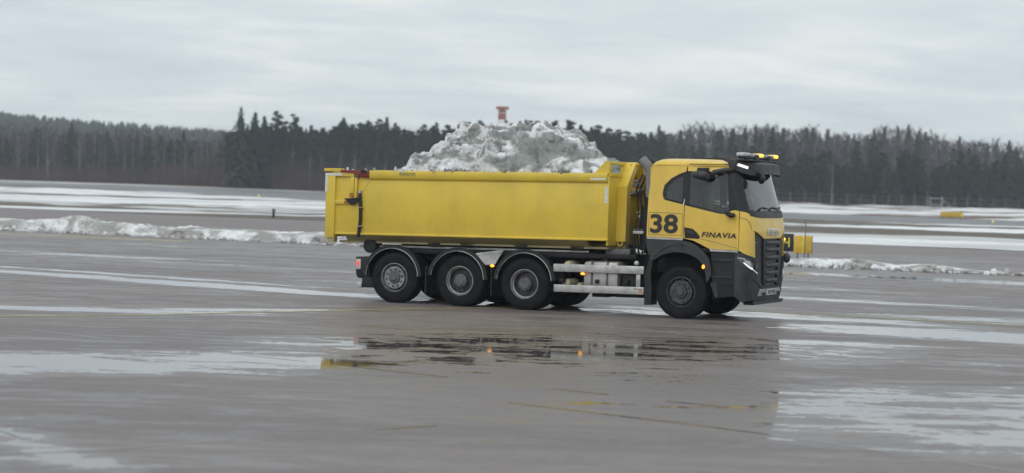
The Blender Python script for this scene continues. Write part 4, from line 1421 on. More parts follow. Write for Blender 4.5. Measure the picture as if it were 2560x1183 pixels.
bmesh.ops.create_icosphere(bm, subdivisions=2, radius=0.05, matrix=Matrix.Translation((-1.02, -0.96, 1.03)))
bm_obj('filler_bottle', bm, M_TAPE, truck, 60, SH)

# -- gear behind the cab: hook arm, intake stack, valves and hoses
tbox('hook_arm', -1.18, -0.98, -0.16, 0.16, 1.20, 2.92, M_DARK, None, 0.02)
bm = bmesh.new()
tube(bm, [(-1.08, 0, 2.85), (-1.12, 0, 3.0), (-1.22, 0, 3.05), (-1.32, 0, 2.98), (-1.31, 0, 2.90)], 0.06, 10, 0.045)
bm_obj('hook', bm, M_DARK, truck, 50, SH)
tbox('hydraulic_tank', -1.02, -0.80, -0.86, -0.25, 1.28, 2.15, M_DARK, None, 0.03)
tbox('rear_rack', -0.98, -0.82, 0.25, 1.0, 1.25, 2.55, M_DARK, None, 0.03)
tbox('valve_block', -1.10, -0.88, -1.02, -0.78, 1.60, 1.66, M_ALU, None, 0.012)
for x in (-1.06, -0.99, -0.92):
    tbox('valve_spool', x - 0.018, x + 0.018, -1.03, -0.80, 1.66, 1.70, M_HUB)
for y, z in ((-0.80, 2.02), (-0.80, 1.94)):
    tbox('gauge', -1.10, -1.03, y - 0.03, y + 0.03, z - 0.022, z + 0.022, M_CLEARL)
for k, (y, r) in enumerate(((-0.95, 0.018), (-0.88, 0.022), (-0.80, 0.016), (-0.70, 0.02))):
    bm = bmesh.new()
    x0 = -1.06 + 0.05 * k
    tube(bm, [(x0, y, 1.20), (x0 - 0.05, y, 1.55), (x0 + 0.03, y + 0.03, 2.0), (x0 - 0.02, y, 2.45), (x0 + 0.08, y + 0.05, 2.75)], r, 8)
    bm_obj('hydraulic_hose', bm, M_BLACK, truck, 60, SH)
bm = bmesh.new()
tube(bm, [(-0.80, -0.92, 2.30), (-0.81, -0.92, 2.60), (-0.82, -0.92, 2.80), (-0.88, -0.92, 2.93), (-1.0, -0.92, 3.04)], 0.085, 14, 0.10)
bm_obj('intake_stack', bm, M_STACK, truck, 50, SH)
bm = bmesh.new()
tube(bm, [(-0.86, -0.94, 1.30), (-0.83, -0.94, 2.32)], 0.06, 12)
bm_obj('intake_pipe', bm, M_DARK, truck, 50, SH)
bm = bmesh.new()
tube(bm, [(-1.24, -0.86, 2.36), (-0.93, -0.86, 2.47)], 0.028, 8)
bm_obj('strut', bm, M_HUB, truck, 50, SH)
for y, z in ((-1.0, 2.62), (-1.02, 2.54), (-0.92, 2.57)):
    tbox('pipe_clamp', -1.12 + 0.12 * (y + 1.02) * 5, -1.04 + 0.12 * (y + 1.02) * 5, y - 0.03, y + 0.03, z - 0.03, z + 0.03, M_HUB)
tbox('lower_bracket', -1.72, -1.20, -0.86, -0.5, 1.14, 1.30, M_HUB, None, 0.02)

# ------------------------------------------------------------------ the container
C_OFF = Vector((-4.6, 0, 1.29))
rotz = Matrix.Rotation(T_YAW, 4, 'Z')
cont = empty('roll_off_container', T_LOC + rotz @ C_OFF + Vector((0, 0, SH * C_OFF.x)), T_YAW)
tag(cont, 'yellow open steel container on the truck bed, heaped with dirty snow', 'container')
c_off = (C_OFF.x, C_OFF.y, C_OFF.z + SH * C_OFF.x)


def cbox(name, x0, x1, y0, y1, z0, z1, mat=None, parent=None, bev=0.006):
    bm = bmesh.new()
    box(bm, x0, x1, min(y0, y1), max(y0, y1), z0, z1, bev)
    return bm_obj(name, bm, mat or M_CON, parent or cont, 40, SH, c_off)


def cprism(name, poly, axis, a0, a1, mat=None, parent=None, bev=0.0):
    bm = bmesh.new()
    prism(bm, poly, axis, a0, a1, bev)
    return bm_obj(name, bm, mat or M_CON, parent or cont, 40, SH, c_off)


for s in (-1, 1):
    w = cbox('side_wall', -7.52, -1.56, s * 1.150, s * 1.175, 1.48, 2.70)
    cprism('top_rail', [(s * 1.176, 2.765), (s * 1.225, 2.765), (s * 1.235, 2.74), (s * 1.235, 2.625), (s * 1.205, 2.585), (s * 1.176, 2.575)], 'x', -6.735, -1.585, None, w)
    cprism('bottom_lip', [(s * 1.10, 1.455), (s * 1.205, 1.455), (s * 1.21, 1.475), (s * 1.176, 1.50), (s * 1.10, 1.50)], 'x', -7.50, -1.55, None, w)
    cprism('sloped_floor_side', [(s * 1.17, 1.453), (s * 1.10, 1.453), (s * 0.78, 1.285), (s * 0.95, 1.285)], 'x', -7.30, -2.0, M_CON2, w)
    # rear frame
    p = cbox('corner_post', -7.725, -7.515, s * 1.05, s * 1.225, 1.385, 2.705)
    cprism('post_foot', [(-7.69, 1.383), (-7.515, 1.383), (-7.52, 1.295), (-7.64, 1.288)], 'y', s * 1.05, s * 1.21, M_CON2, p)
    cbox('gate_frame_rail', -7.514, -7.09, s * 1.176, s * 1.218, 2.635, 2.703, None, p)
    cbox('gate_frame_post', -7.172, -7.092, s * 1.1762, s * 1.216, 2.22, 2.633, None, p)
    cbox('gate_mid_rail', -7.514, -6.98, s * 1.176, s * 1.214, 2.074, 2.150, None, p)
    cbox('rust_patch', -7.30, -7.02, s * 1.2142, s * 1.2165, 2.085, 2.14, M_RUST, p, 0.0)
    cbox('rust_patch', -7.185, -7.10, s * 1.2165, s * 1.2185, 2.225, 2.30, M_RUST, p, 0.0)
    tr = cbox('rear_top_rail', -7.775, -7.392, s * 1.06, s * 1.235, 2.738, 2.80)
    red = cprism('red_patched_rail', [(-7.39, 2.715), (-7.08, 2.705), (-6.90, 2.62), (-6.738, 2.622), (-6.738, 2.766), (-7.39, 2.768)], 'y', s * 1.15, s * 1.238, M_RED, None, 0.004)
    cbox('burnt_mark', -6.93, -6.80, s * 1.238, s * 1.241, 2.70, 2.765, M_DARK, red, 0.0)
    cbox('hinge_plate', -7.06, -6.99, s * 1.18, s * 1.236, 2.60, 2.70, M_HUB, red)
    cbox('gate_rod', -7.068, -7.012, s * 1.19, s * 1.235, 2.20, 2.63)
    cprism('latch', [(-7.30, 2.19), (-7.02, 2.20), (-6.97, 2.20), (-6.97, 2.12), (-7.08, 2.06), (-7.14, 2.06), (-7.22, 2.13)], 'y', s * 1.218, s * 1.242, M_DARK)
    cbox('latch_chain', -6.985, -6.93, s * 1.178, s * 1.23, 2.24, 2.36, M_ALU)
    if s < 0:
        bm = bmesh.new()
        tube(bm, [(-6.955, -1.205, 2.30), (-6.93, -1.208, 2.05), (-6.925, -1.21, 1.75), (-6.945, -1.21, 1.55), (-6.965, -1.205, 1.41)], 0.034, 10)
        h = bm_obj('hose', bm, M_BLACK, cont, 60, SH, c_off)
        for z in (2.01, 1.63):
            cbox('cable_tie', -6.99, -6.875, -1.248, -1.18, z - 0.006, z + 0.006, M_CREAM, h, 0.0)
        cbox('rust_stain', -6.06, -5.70, -1.2378, -1.2355, 2.66, 2.73, M_CON2, w, 0.0)
        cprism('weld_line', [(-6.735, 2.57), (-6.745, 2.565), (-6.92, 2.30), (-6.91, 2.30)], 'y', -1.1755, -1.178, M_CON2, w)
    for nm, b in (('reflective_tape', (-7.745, -7.36, 1.2255, 1.2275, 2.652, 2.702)), ('reflective_tape', (-7.745, -7.690, 1.2255, 1.2275, 2.32, 2.65)),
                  ('reflective_tape', (-1.93, -1.61, 1.2355, 1.2375, 2.585 + 0.045, 2.585 + 0.085)), ('reflective_tape', (-1.645, -1.585, 1.176, 1.179, 2.185, 2.50))):
        x0, x1, y0, y1, z0, z1 = b
        cbox(nm, x0, x1, s * y0, s * y1, z0, z1, M_TAPE, None, 0.0)
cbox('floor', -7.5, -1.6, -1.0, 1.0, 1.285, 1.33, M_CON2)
tg = cbox('tailgate', -7.70, -7.65, -1.05, 1.05, 1.40, 2.74)
for y in (-0.6, 0, 0.6):
    cbox('gate_rib', -7.76, -7.70, y - 0.05, y + 0.05, 1.42, 2.72, None, tg)
# front bulkhead with its raised head and the hook frame
fw = cbox('front_wall', -1.60, -1.56, -1.15, 1.15, 1.36, 2.74)
cbox('head_sill', -1.62, -1.54, -1.16, 1.16, 2.70, 2.77, None, fw)
cbox('head_top_bar', -1.62, -1.55, -1.16, 1.16, 2.935, 3.0, None, fw)
for y in (-1.16, -0.42, 0.34, 1.08):
    cbox('head_post', -1.618, -1.552, y, y + 0.08 if y != -0.42 else y + 0.16, 2.77, 2.935, None, fw)
for s in (-1, 1):
    cprism('head_gusset', [(-1.87, 2.765), (-1.62, 2.765), (-1.56, 2.765), (-1.56, 3.0), (-1.655, 3.0)], 'y', s * 1.161, s * 1.186, None, fw)
    hp = cprism('hook_frame_post', [(s * 0.72, 1.44), (s * 0.50, 1.44), (s * 0.48, 2.50), (s * 0.12, 2.94), (s * 0.16, 3.0), (s * 0.26, 2.98), (s * 0.70, 2.52)], 'x', -1.558, -1.36)
    cbox('post_return', -1.50, -1.36, s * 0.49, s * 0.52, 1.42, 2.5, None, hp)
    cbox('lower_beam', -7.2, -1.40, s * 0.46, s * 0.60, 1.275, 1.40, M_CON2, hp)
    bm = bmesh.new()
    lathe(bm, [(0.035, -0.03), (0.062, -0.03), (0.062, 0.03), (0.035, 0.03)], 20, 'y', (-1.48, s * 0.66, 1.405))
    bm_obj('lifting_eye', bm, M_CON, hp, 40, SH, c_off)
bm = bmesh.new()
tube(bm, [(-1.46, -0.30, 2.95), (-1.34, -0.16, 2.955), (-1.32, 0, 2.96), (-1.34, 0.16, 2.955), (-1.46, 0.30, 2.95)], 0.03, 10)
bm_obj('hook_bar', bm, M_CON, cont, 50, SH, c_off)
cbox('cross_brace', -1.556, -1.45, -0.48, 0.48, 2.40, 2.48)

# ------------------------------------------------------------------ the snow load
S_OFF = Vector((-4.3, 0, 2.6))
heap = empty('snow_load', T_LOC + rotz @ S_OFF + Vector((0, 0, SH * S_OFF.x)), T_YAW)
tag(heap, 'lumpy heap of dirty white snow piled in the yellow container', 'snow pile')
hx = [-6.75, -6.28, -6.15, -6.0, -5.82, -5.65, -5.60, -5.49, -5.36, -5.2, -4.93, -4.7, -4.42, -4.25, -4.02, -3.73, -3.6, -3.45, -3.27, -3.14, -2.96, -2.8, -2.6, -2.47, -2.2, -2.05, -1.9, -1.62]
hz = [q - 0.10 * max(0, min(1, (q - 2.8) / 0.3)) for q in [2.62, 2.76, 3.00, 3.09, 3.08, 3.16, 3.28, 3.50, 3.62, 3.64, 3.60, 3.68, 3.70, 3.66, 3.56, 3.58, 3.58, 3.66, 3.64, 3.66, 3.54, 3.52, 3.40, 3.22, 3.12, 2.92, 2.78, 2.68]]
nxh, nyh = 300, 130
gx = np.linspace(-7.0, -1.66, nxh)
gyy = np.linspace(-1.14, 1.14, nyh)
vs, fs = [], []
for i, x in enumerate(gx):
    top = float(np.interp(x, hx, hz))
    for j, y in enumerate(gyy):
        k = abs(y) / 1.14
        ridge = 0.16 * math.sin(x * 2.3 + 0.5)
        k2 = min(1.0, abs(y - ridge) / 1.14)
        sh = max(0.0, 1 - k2 ** 2.3)
        if k > 0.92:
            sh *= max(0.0, (1 - k) / 0.08)
        z = 2.60 + (top - 2.60) * sh
        amp = 0.35 + 0.65 * min(1, (z - 2.6) / 0.4)
        p = Vector((x * 2.2, y * 2.2, z * 2.2))
        d = 0.13 * mnoise.hetero_terrain(p, 0.8, 2.1, 5, 0.6) - 0.08
        vor = mnoise.voronoi(p * 1.1)[0][0]
        d += 0.11 * (0.45 - vor)
        d += 0.075 * mnoise.turbulence(p * 4.2, 4, True) + 0.075 * (0.5 - mnoise.voronoi(p * 3.4)[0][0]) - 0.07 * max(0, fbm(x * 3, y * 3, z * 3 + 5, 2) - 0.25)
        n = Vector((0.5 * fbm(x, y, 2, 2), -0.55 * (1 if y < 0 else -1) * min(1, k * 1.6), 1.0)).normalized()
        if i in (0, nxh - 1) or j in (0, nyh - 1):
            d = -0.05
        q = Vector((x, y, z)) + n * d * amp
        q.y = max(-1.145, min(1.145, q.y))
        vs.append((q.x - S_OFF.x, q.y, q.z + SH * (q.x - S_OFF.x) - S_OFF.z))
for i in range(nxh - 1):
    for j in range(nyh - 1):
        a = i * nyh + j
        fs.append((a, a + nyh, a + nyh + 1, a + 1))
mesh_obj('snow_mass', vs, fs, M_HEAP, heap, 180)
# lumps that can be told apart
lumps = []
for k in range(9):
    bm = bmesh.new()
    bmesh.ops.create_icosphere(bm, subdivisions=3, radius=1.0)
    for v in bm.verts:
        c = v.co.copy()
        q = c * 1.3 + Vector((k * 7.1, 0, 0))
        r = 1 + 0.30 * mnoise.noise(q) + 0.20 * (0.5 - mnoise.voronoi(q * 1.4)[0][0]) + 0.10 * mnoise.turbulence(q * 2.6, 3, True)
        v.co = c * r
        v.co.z *= 0.8
    me = bpy.data.meshes.new('snow_lump')
    bm.to_mesh(me); bm.free()
    me.materials.append(M_HEAP)
    me.polygons.foreach_set('use_smooth', [True] * len(me.polygons))
    lumps.append(me)
r3 = random.Random(11)
for k in range(240):
    x = r3.uniform(-6.1, -1.95)
    y = r3.uniform(-1.0, 0.55)
    top = float(np.interp(x, hx, hz))
    z = 2.60 + (top - 2.60) * max(0, 1 - (abs(y - 0.16 * math.sin(x * 2.3 + 0.5)) / 1.14) ** 2.3)
    rad = r3.choice([0.04, 0.05, 0.06, 0.08, 0.10, 0.13, 0.17]) * r3.uniform(0.8, 1.2)
    if x > -3.6:
        rad *= 1.25
    o = bpy.data.objects.new('snow_lump', lumps[k % 9])
    COL.objects.link(o)
    o.parent = heap
    o.location = (x - S_OFF.x, y * 0.93, z + SH * (x - S_OFF.x) - S_OFF.z + rad * 0.15)
    o.rotation_euler = (r3.uniform(0, 6), r3.uniform(0, 6), r3.uniform(0, 6))
    o.scale = (rad * r3.uniform(0.8, 1.3), rad, rad * r3.uniform(0.7, 1.1))

# big clods that stand out of the heap, and crumbs spilled on the rim
for k in range(64):
    x = r3.choice([r3.uniform(-5.6, -1.95), r3.uniform(-3.6, -2.0)])
    y = r3.uniform(-1.0, 0.2)
    top = float(np.interp(x, hx, hz))
    z = 2.60 + (top - 2.60) * max(0, 1 - (abs(y - 0.16 * math.sin(x * 2.3 + 0.5)) / 1.14) ** 2.3)
    rad = r3.uniform(0.13, 0.26)
    o = bpy.data.objects.new('snow_clod', lumps[k % 9])
    COL.objects.link(o)
    o.parent = heap
    o.location = (x - S_OFF.x, y * 0.86, z + SH * (x - S_OFF.x) - S_OFF.z - rad * 0.25)
    o.rotation_euler = (r3.uniform(0, 6), r3.uniform(0, 6), r3.uniform(0, 6))
    o.scale = (rad * r3.uniform(0.8, 1.3), rad, rad * r3.uniform(0.7, 1.0))
for k in range(46):
    x = r3.uniform(-7.3, -1.9)
    rad = r3.uniform(0.018, 0.05)
    o = bpy.data.objects.new('snow_crumb', lumps[k % 9])
    COL.objects.link(o)
    o.parent = heap
    o.location = (x - S_OFF.x, -1.2 + r3.uniform(-0.01, 0.05), 2.765 + rad * 0.4 + SH * (x - S_OFF.x) - S_OFF.z)
    o.rotation_euler = (r3.uniform(0, 6), r3.uniform(0, 6), r3.uniform(0, 6))
    o.scale = (rad * 1.6, rad, rad * 0.8)

# ------------------------------------------------------------------ the driver
D_OFF = Vector((0.0, 0.50, 1.72))
driver = empty('person', T_LOC + rotz @ D_OFF, T_YAW)
tag(driver, 'driver in yellow-green vest seated behind the wheel inside the cab', 'person')
jt = {}
ev = []


def J(name, p, r, frm=None):
    jt[name] = (len(jt), p, r)
    if frm:
        ev.append((jt[frm][0], jt[name][0]))


J('pelvis', (-0.12, 0, 0.10), 0.15)
J('waist', (-0.15, 0, 0.28), 0.135, 'pelvis')
J('chest', (-0.17, 0, 0.48), 0.155, 'waist')
J('neckb', (-0.17, 0, 0.61), 0.075, 'chest')
J('neck', (-0.15, 0, 0.67), 0.055, 'neckb')
J('chin', (-0.12, 0, 0.74), 0.078, 'neck')
J('head', (-0.125, 0, 0.83), 0.092, 'chin')
J('crown', (-0.135, 0, 0.90), 0.072, 'head')
for s, n in ((-1, 'r'), (1, 'l')):
    J('sh' + n, (-0.16, s * 0.20, 0.54), 0.075, 'chest')
    J('el' + n, (0.05, s * 0.27, 0.30), 0.052, 'sh' + n)
    J('wr' + n, (0.34, s * 0.22, 0.40), 0.034, 'el' + n)
    J('pa' + n, (0.41, s * 0.21, 0.42), 0.036, 'wr' + n)
    for f, (dy, l) in enumerate(((0.032, 0.065), (0.011, 0.075), (-0.011, 0.07), (-0.032, 0.055))):
        J('f%d%s' % (f, n), (0.45, s * (0.21 + dy), 0.435), 0.0105, 'pa' + n)
        J('g%d%s' % (f, n), (0.45 + l * 0.5, s * (0.205 + dy), 0.415), 0.0095, 'f%d%s' % (f, n))
        J('h%d%s' % (f, n), (0.45 + l * 0.45, s * (0.20 + dy), 0.385), 0.0085, 'g%d%s' % (f, n))
    J('t0' + n, (0.40, s * 0.17, 0.43), 0.012, 'pa' + n)
    J('t1' + n, (0.44, s * 0.155, 0.41), 0.010, 't0' + n)
    J('hip' + n, (-0.06, s * 0.10, 0.08), 0.10, 'pelvis')
    J('kn' + n, (0.36, s * 0.14, 0.10), 0.072, 'hip' + n)
    J('an' + n, (0.50, s * 0.13, -0.24), 0.045, 'kn' + n)
    J('toe' + n, (0.66, s * 0.14, -0.28), 0.038, 'an' + n)
me = bpy.data.meshes.new('body')
me.from_pydata([v[1] for v in jt.values()], ev, [])
body = bpy.data.objects.new('body', me)
COL.objects.link(body)
body.parent = driver
sk = body.modifiers.new('skin', 'SKIN')
for (i, p, r), d in zip(jt.values(), me.skin_vertices[0].data):
    d.radius = (r, r)
me.skin_vertices[0].data[0].use_root = True
sb = body.modifiers.new('sub', 'SUBSURF'); sb.levels = 1; sb.render_levels = 2
me.materials.append(M_NAVY)


def shell(name, rings, mat, seg=20):
    bm = bmesh.new()
    R_ = []
    for (x, y, z, a, b) in rings:
        R_.append([bm.verts.new((x + a * math.cos(2 * math.pi * k / seg), y + b * math.sin(2 * math.pi * k / seg), z)) for k in range(seg)])
    for A, B in zip(R_[:-1], R_[1:]):
        for k in range(seg):
            bm.faces.new((A[k], A[(k + 1) % seg], B[(k + 1) % seg], B[k]))
    bm.faces.new(R_[0][::-1]); bm.faces.new(R_[-1])
    return bm_obj(name, bm, mat, driver, 80)


shell('high_visibility_vest', [(-0.13, 0, 0.12, 0.17, 0.20), (-0.15, 0, 0.28, 0.155, 0.19), (-0.165, 0, 0.46, 0.175, 0.225), (-0.165, 0, 0.56, 0.13, 0.20), (-0.165, 0, 0.625, 0.085, 0.10)], M_HIVIS)
fc = shell('face', [(-0.105, 0, 0.705, 0.05, 0.045), (-0.10, 0, 0.74, 0.085, 0.068), (-0.105, 0, 0.79, 0.10, 0.080), (-0.115, 0, 0.85, 0.103, 0.084), (-0.12, 0, 0.90, 0.088, 0.072)], M_SKIN)
bm = bmesh.new()
bmesh.ops.create_cone(bm, segments=8, radius1=0.02, radius2=0.006, depth=0.05, cap_ends=True, matrix=Matrix.Translation((0.0, 0, 0.80)) @ Matrix.Rotation(math.radians(75), 4, 'Y'))
for s in (-1, 1):
    bmesh.ops.create_icosphere(bm, subdivisions=1, radius=1, matrix=Matrix.Translation((-0.11, s * 0.088, 0.80)) @ Matrix.Diagonal((0.02, 0.012, 0.032, 1)))
bm_obj('nose_and_ears', bm, M_SKIN, fc, 60)
for s in (-1, 1):
    bm = bmesh.new()
    bmesh.ops.create_icosphere(bm, subdivisions=1, radius=0.012, matrix=Matrix.Translation((-0.018, s * 0.034, 0.825)))
    bm_obj('eye', bm, M_SIGNB, fc, 60)
bm = bmesh.new()
box(bm, -0.014, -0.002, -0.025, 0.025, 0.748, 0.756)
bm_obj('mouth', bm, M_RED, fc)
shell('hair', [(-0.15, 0, 0.78, 0.085, 0.083), (-0.145, 0, 0.85, 0.098, 0.090), (-0.13, 0, 0.90, 0.108, 0.090), (-0.13, 0, 0.935, 0.08, 0.068), (-0.13, 0, 0.95, 0.03, 0.03)], M_HAIR)

# ------------------------------------------------------------------ signs, markers, lamps, fence, tower
sg_ = empty('taxiway_sign', (9.95, 83.9, 0), math.radians(-6))
tag(sg_, 'yellow and black taxiway sign with yellow H on the snow ridge', 'sign')


def sbox(name, x0, x1, y0, y1, z0, z1, mat, par, bev=0.008):
    bm = bmesh.new()
    box(bm, x0, x1, y0, y1, z0, z1, bev)
    return bm_obj(name, bm, mat, par, 40)


k_ = sbox('black_panel', -0.42, 0.79, -0.06, 0.06, 0.26, 0.93, M_SIGNB, sg_)
sbox('yellow_panel', 0.80, 1.47, -0.07, 0.05, 0.20, 0.87, M_SIGNY, sg_)
sbox('panel_edge', 1.47, 1.50, -0.072, 0.055, 0.17, 0.875, M_POST, sg_)
text_mesh('letter_h', 'H', 0.4, 0.002, M_SIGNL, k_, lambda a, b, c: Vector((0.36 + 0.28 * a, -0.066 - c, 0.42 + 0.36 * b)), bold=0.004)
sbox('panel_band', 1.12, 1.19, -0.078, -0.0705, 0.21, 0.86, M_SIGNL, sg_)
for x in (-0.3, 0.55, 0.95, 1.35):
    sbox('sign_leg', x - 0.03, x + 0.03, -0.03, 0.03, -0.02, 0.30, M_POST, sg_)
bm = bmesh.new()
tube(bm, [(0, 0, -0.05), (0.015, 0, 1.48)], 0.022, 8, 0.018)
st_ = bm_obj('marker_stake', bm, M_POST, None, 50)
st_.location = (11.10, 83.35, 0)
tag(st_, 'thin upright marker stake in front of the yellow sign', 'stake')

fs_ = empty('distant_sign', (52.2, 268.5, 0), math.radians(14))
tag(fs_, 'small far yellow sign by the runway on the right', 'sign')
sbox('sign_panel', 0, 2.45, -0.12, 0.12, 0.22, 0.85, M_SIGNY, fs_)
sbox('sign_panel', 2.5, 2.95, -0.12, 0.12, 0.22, 0.80, M_SIGNL, fs_)
for x in (0.3, 1.5, 2.7):
    sbox('sign_leg', x - 0.05, x + 0.05, -0.05, 0.05, 0, 0.25, M_POST, fs_)

pm = empty('edge_marker', (-14.3, 131.6, 0.0))
tag(pm, 'small dark edge marker post on the snow left of the container', 'marker post')
sbox('post', -0.07, 0.07, -0.07, 0.07, 0.0, 0.42, M_SIGNB, pm, 0.02)
sbox('cap', -0.10, 0.10, -0.10, 0.10, 0.42, 0.56, M_POST, pm, 0.02)


def runway_lamp(x, y, label):
    e_ = empty('runway_lamp', (x, y, 0.0))
    tag(e_, label, 'lamp', 'runway edge lamps')
    bm = bmesh.new()
    disc(bm, 0.20, 0.0, 'z', depth=0.08, bev=0.02)
    disc(bm, 0.05, 0.08, 'z', depth=0.10)
    bm_obj('lamp_base', bm, M_SIGNL, e_, 40)
    bm = bmesh.new()
    bmesh.ops.create_icosphere(bm, subdivisions=2, radius=1, matrix=Matrix.Translation((0, 0, 0.22)) @ Matrix.Diagonal((0.10, 0.10, 0.09, 1)))
    bm_obj('lamp_dome', bm, M_RLAMP, e_, 60)


runway_lamp(-30.3, 262, 'small lit runway lamp beyond the snow left of the truck')
runway_lamp(51.5, 236, 'small runway lamp at the far right edge')

# perimeter fence on the right
fence = empty('perimeter_fence', (40, 392, 0))
tag(fence, 'grey wire perimeter fence along the forest on the right', 'fence')
fx_ = np.arange(30, 150, 2.75)
pts = []
for i, x in enumerate(fx_):
    y = float(FOR(x)) - 7
    pts.append((x, y))
bm = bmesh.new()
tube(bm, [(0, 0, 0), (0, 0, 2.55), (0.0, -0.28, 2.9)], 0.06, 6)
for v in bm.verts:
    pass
bmesh.ops.recalc_face_normals(bm, faces=bm.faces)
pme = bpy.data.meshes.new('fence_post'); bm.to_mesh(pme); bm.free(); pme.materials.append(M_POST)
for x, y in pts:
    o = bpy.data.objects.new('fence_post', pme)
    COL.objects.link(o); o.parent = fence
    o.location = (x - 40, y - 392, 0); o.rotation_euler = (0, random.uniform(-0.03, 0.03), 0)
for z in (0.9, 1.7, 2.5):
    bm = bmesh.new()
    tube(bm, [(x - 40, y - 392, z) for x, y in pts], 0.012, 4)
    bm_obj('fence_wire', bm, M_GALV, fence)
gt = empty('fence_gate', (78, float(FOR(78)) - 9, 0))
tag(gt, 'small grey frame gate standing before the perimeter fence', 'gate')
for x in (-1.1, 1.1):
    sbox('gate_post', x - 0.07, x + 0.07, -0.07, 0.07, 0, 2.7, M_GALV, gt)
sbox('gate_rail', -1.03, 1.03, -0.04, 0.04, 2.35, 2.5, M_GALV, gt)
sbox('gate_rail', -1.03, 1.03, -0.04, 0.04, 1.2, 1.32, M_GALV, gt)
bm = bmesh.new()
tube(bm, [(1.1, 0, 2.2), (3.0, 0, 0.7)], 0.06, 6)
bm_obj('gate_brace', bm, M_GALV, gt)

# red and white radar tower above the trees
ty = 690.0
tx = (1253 - 1280) / 5500 * ty - 0.9
tb = float(terrain(tx, ty))
tower = empty('radar_tower', (tx, ty, tb))
tag(tower, 'red and white lattice tower rising above the forest behind the snow load', 'tower')
TZ = 26.6 - tb
for sx_ in (-1, 1):
    for sy_ in (-1, 1):
        bm = bmesh.new()
        tube(bm, [(sx_ * 1.9, sy_ * 1.9, 0), (sx_ * 1.15, sy_ * 1.15, TZ - 3.8)], 0.14, 6)
        bm_obj('tower_leg', bm, M_TWHITE, tower)
for i in range(9):
    z0, z1 = (TZ - 3.8) * i / 9, (TZ - 3.8) * (i + 1) / 9
    w0, w1 = 1.9 - 0.75 * i / 9, 1.9 - 0.75 * (i + 1) / 9
    bm = bmesh.new()
    for (ax_, ay_, bx_, by_) in ((-1, -1, 1, -1), (1, -1, 1, 1), (1, 1, -1, 1), (-1, 1, -1, -1)):
        tube(bm, [(ax_ * w0, ay_ * w0, z0), (bx_ * w1, by_ * w1, z1)], 0.08, 4)
        tube(bm, [(bx_ * w0, by_ * w0, z0), (ax_ * w1, ay_ * w1, z1)], 0.08, 4)
        tube(bm, [(ax_ * w1, ay_ * w1, z1), (bx_ * w1, by_ * w1, z1)], 0.08, 4)
    bm_obj('lattice_bay', bm, M_TWHITE, tower)
sbox('cabin', -1.25, 1.25, -1.25, 1.25, TZ - 3.8, TZ - 1.0, M_TRED, tower, 0.05)
sbox('cabin_band', -1.29, 1.29, -1.29, 1.29, TZ - 2.0, TZ - 1.7, M_TWHITE, tower, 0.02)
pf = sbox('platform', -1.95, 1.95, -1.95, 1.95, TZ - 0.7, TZ + 0.2, M_TRED, tower, 0.05)
sbox('platform_neck', -0.9, 0.9, -0.9, 0.9, TZ - 1.0, TZ - 0.7, M_TWHITE, tower, 0.02)

# ------------------------------------------------------------------ trees
def tri_cloud(name, tris, mat):
    vs = np.asarray(tris, np.float32).reshape(-1, 3)
    n = len(vs) // 3
    me = bpy.data.meshes.new(name)
    me.vertices.add(len(vs)); me.vertices.foreach_set('co', vs.ravel())
    me.loops.add(len(vs)); me.loops.foreach_set('vertex_index', np.arange(len(vs), dtype=np.int32))
    me.polygons.add(n)
    me.polygons.foreach_set('loop_start', np.arange(n, dtype=np.int32) * 3)
    me.polygons.foreach_set('loop_total', np.full(n, 3, np.int32))
    me.update(calc_edges=True)
    me.materials.append(mat)
    return me


def trunk_mesh(name, h, r0, r1, mat, bend=0.0, seed=0, limbs=()):
    rr = random.Random(seed)
    bm = bmesh.new()
    n = 6
    pts = [(bend * math.sin(i / n * 2.2), bend * 0.6 * math.sin(i / n * 3 + seed), h * i / n) for i in range(n + 1)]
    tube(bm, pts, r0, 6, r1)
    for (z, a, l, dz, r) in limbs:
        k = z / h * n
        b = Vector(pts[min(n, int(k))]).lerp(Vector(pts[min(n, int(k) + 1)]), k - int(k))
        tube(bm, [b, b + Vector((math.cos(a) * l * 0.5, math.sin(a) * l * 0.5, dz * 0.4)), b + Vector((math.cos(a) * l, math.sin(a) * l, dz))], r, 4, r * 0.3)
    bmesh.ops.recalc_face_normals(bm, faces=bm.faces)
    me = bpy.data.meshes.new(name)
    bm.to_mesh(me); bm.free()
    me.materials.append(mat)
    return me


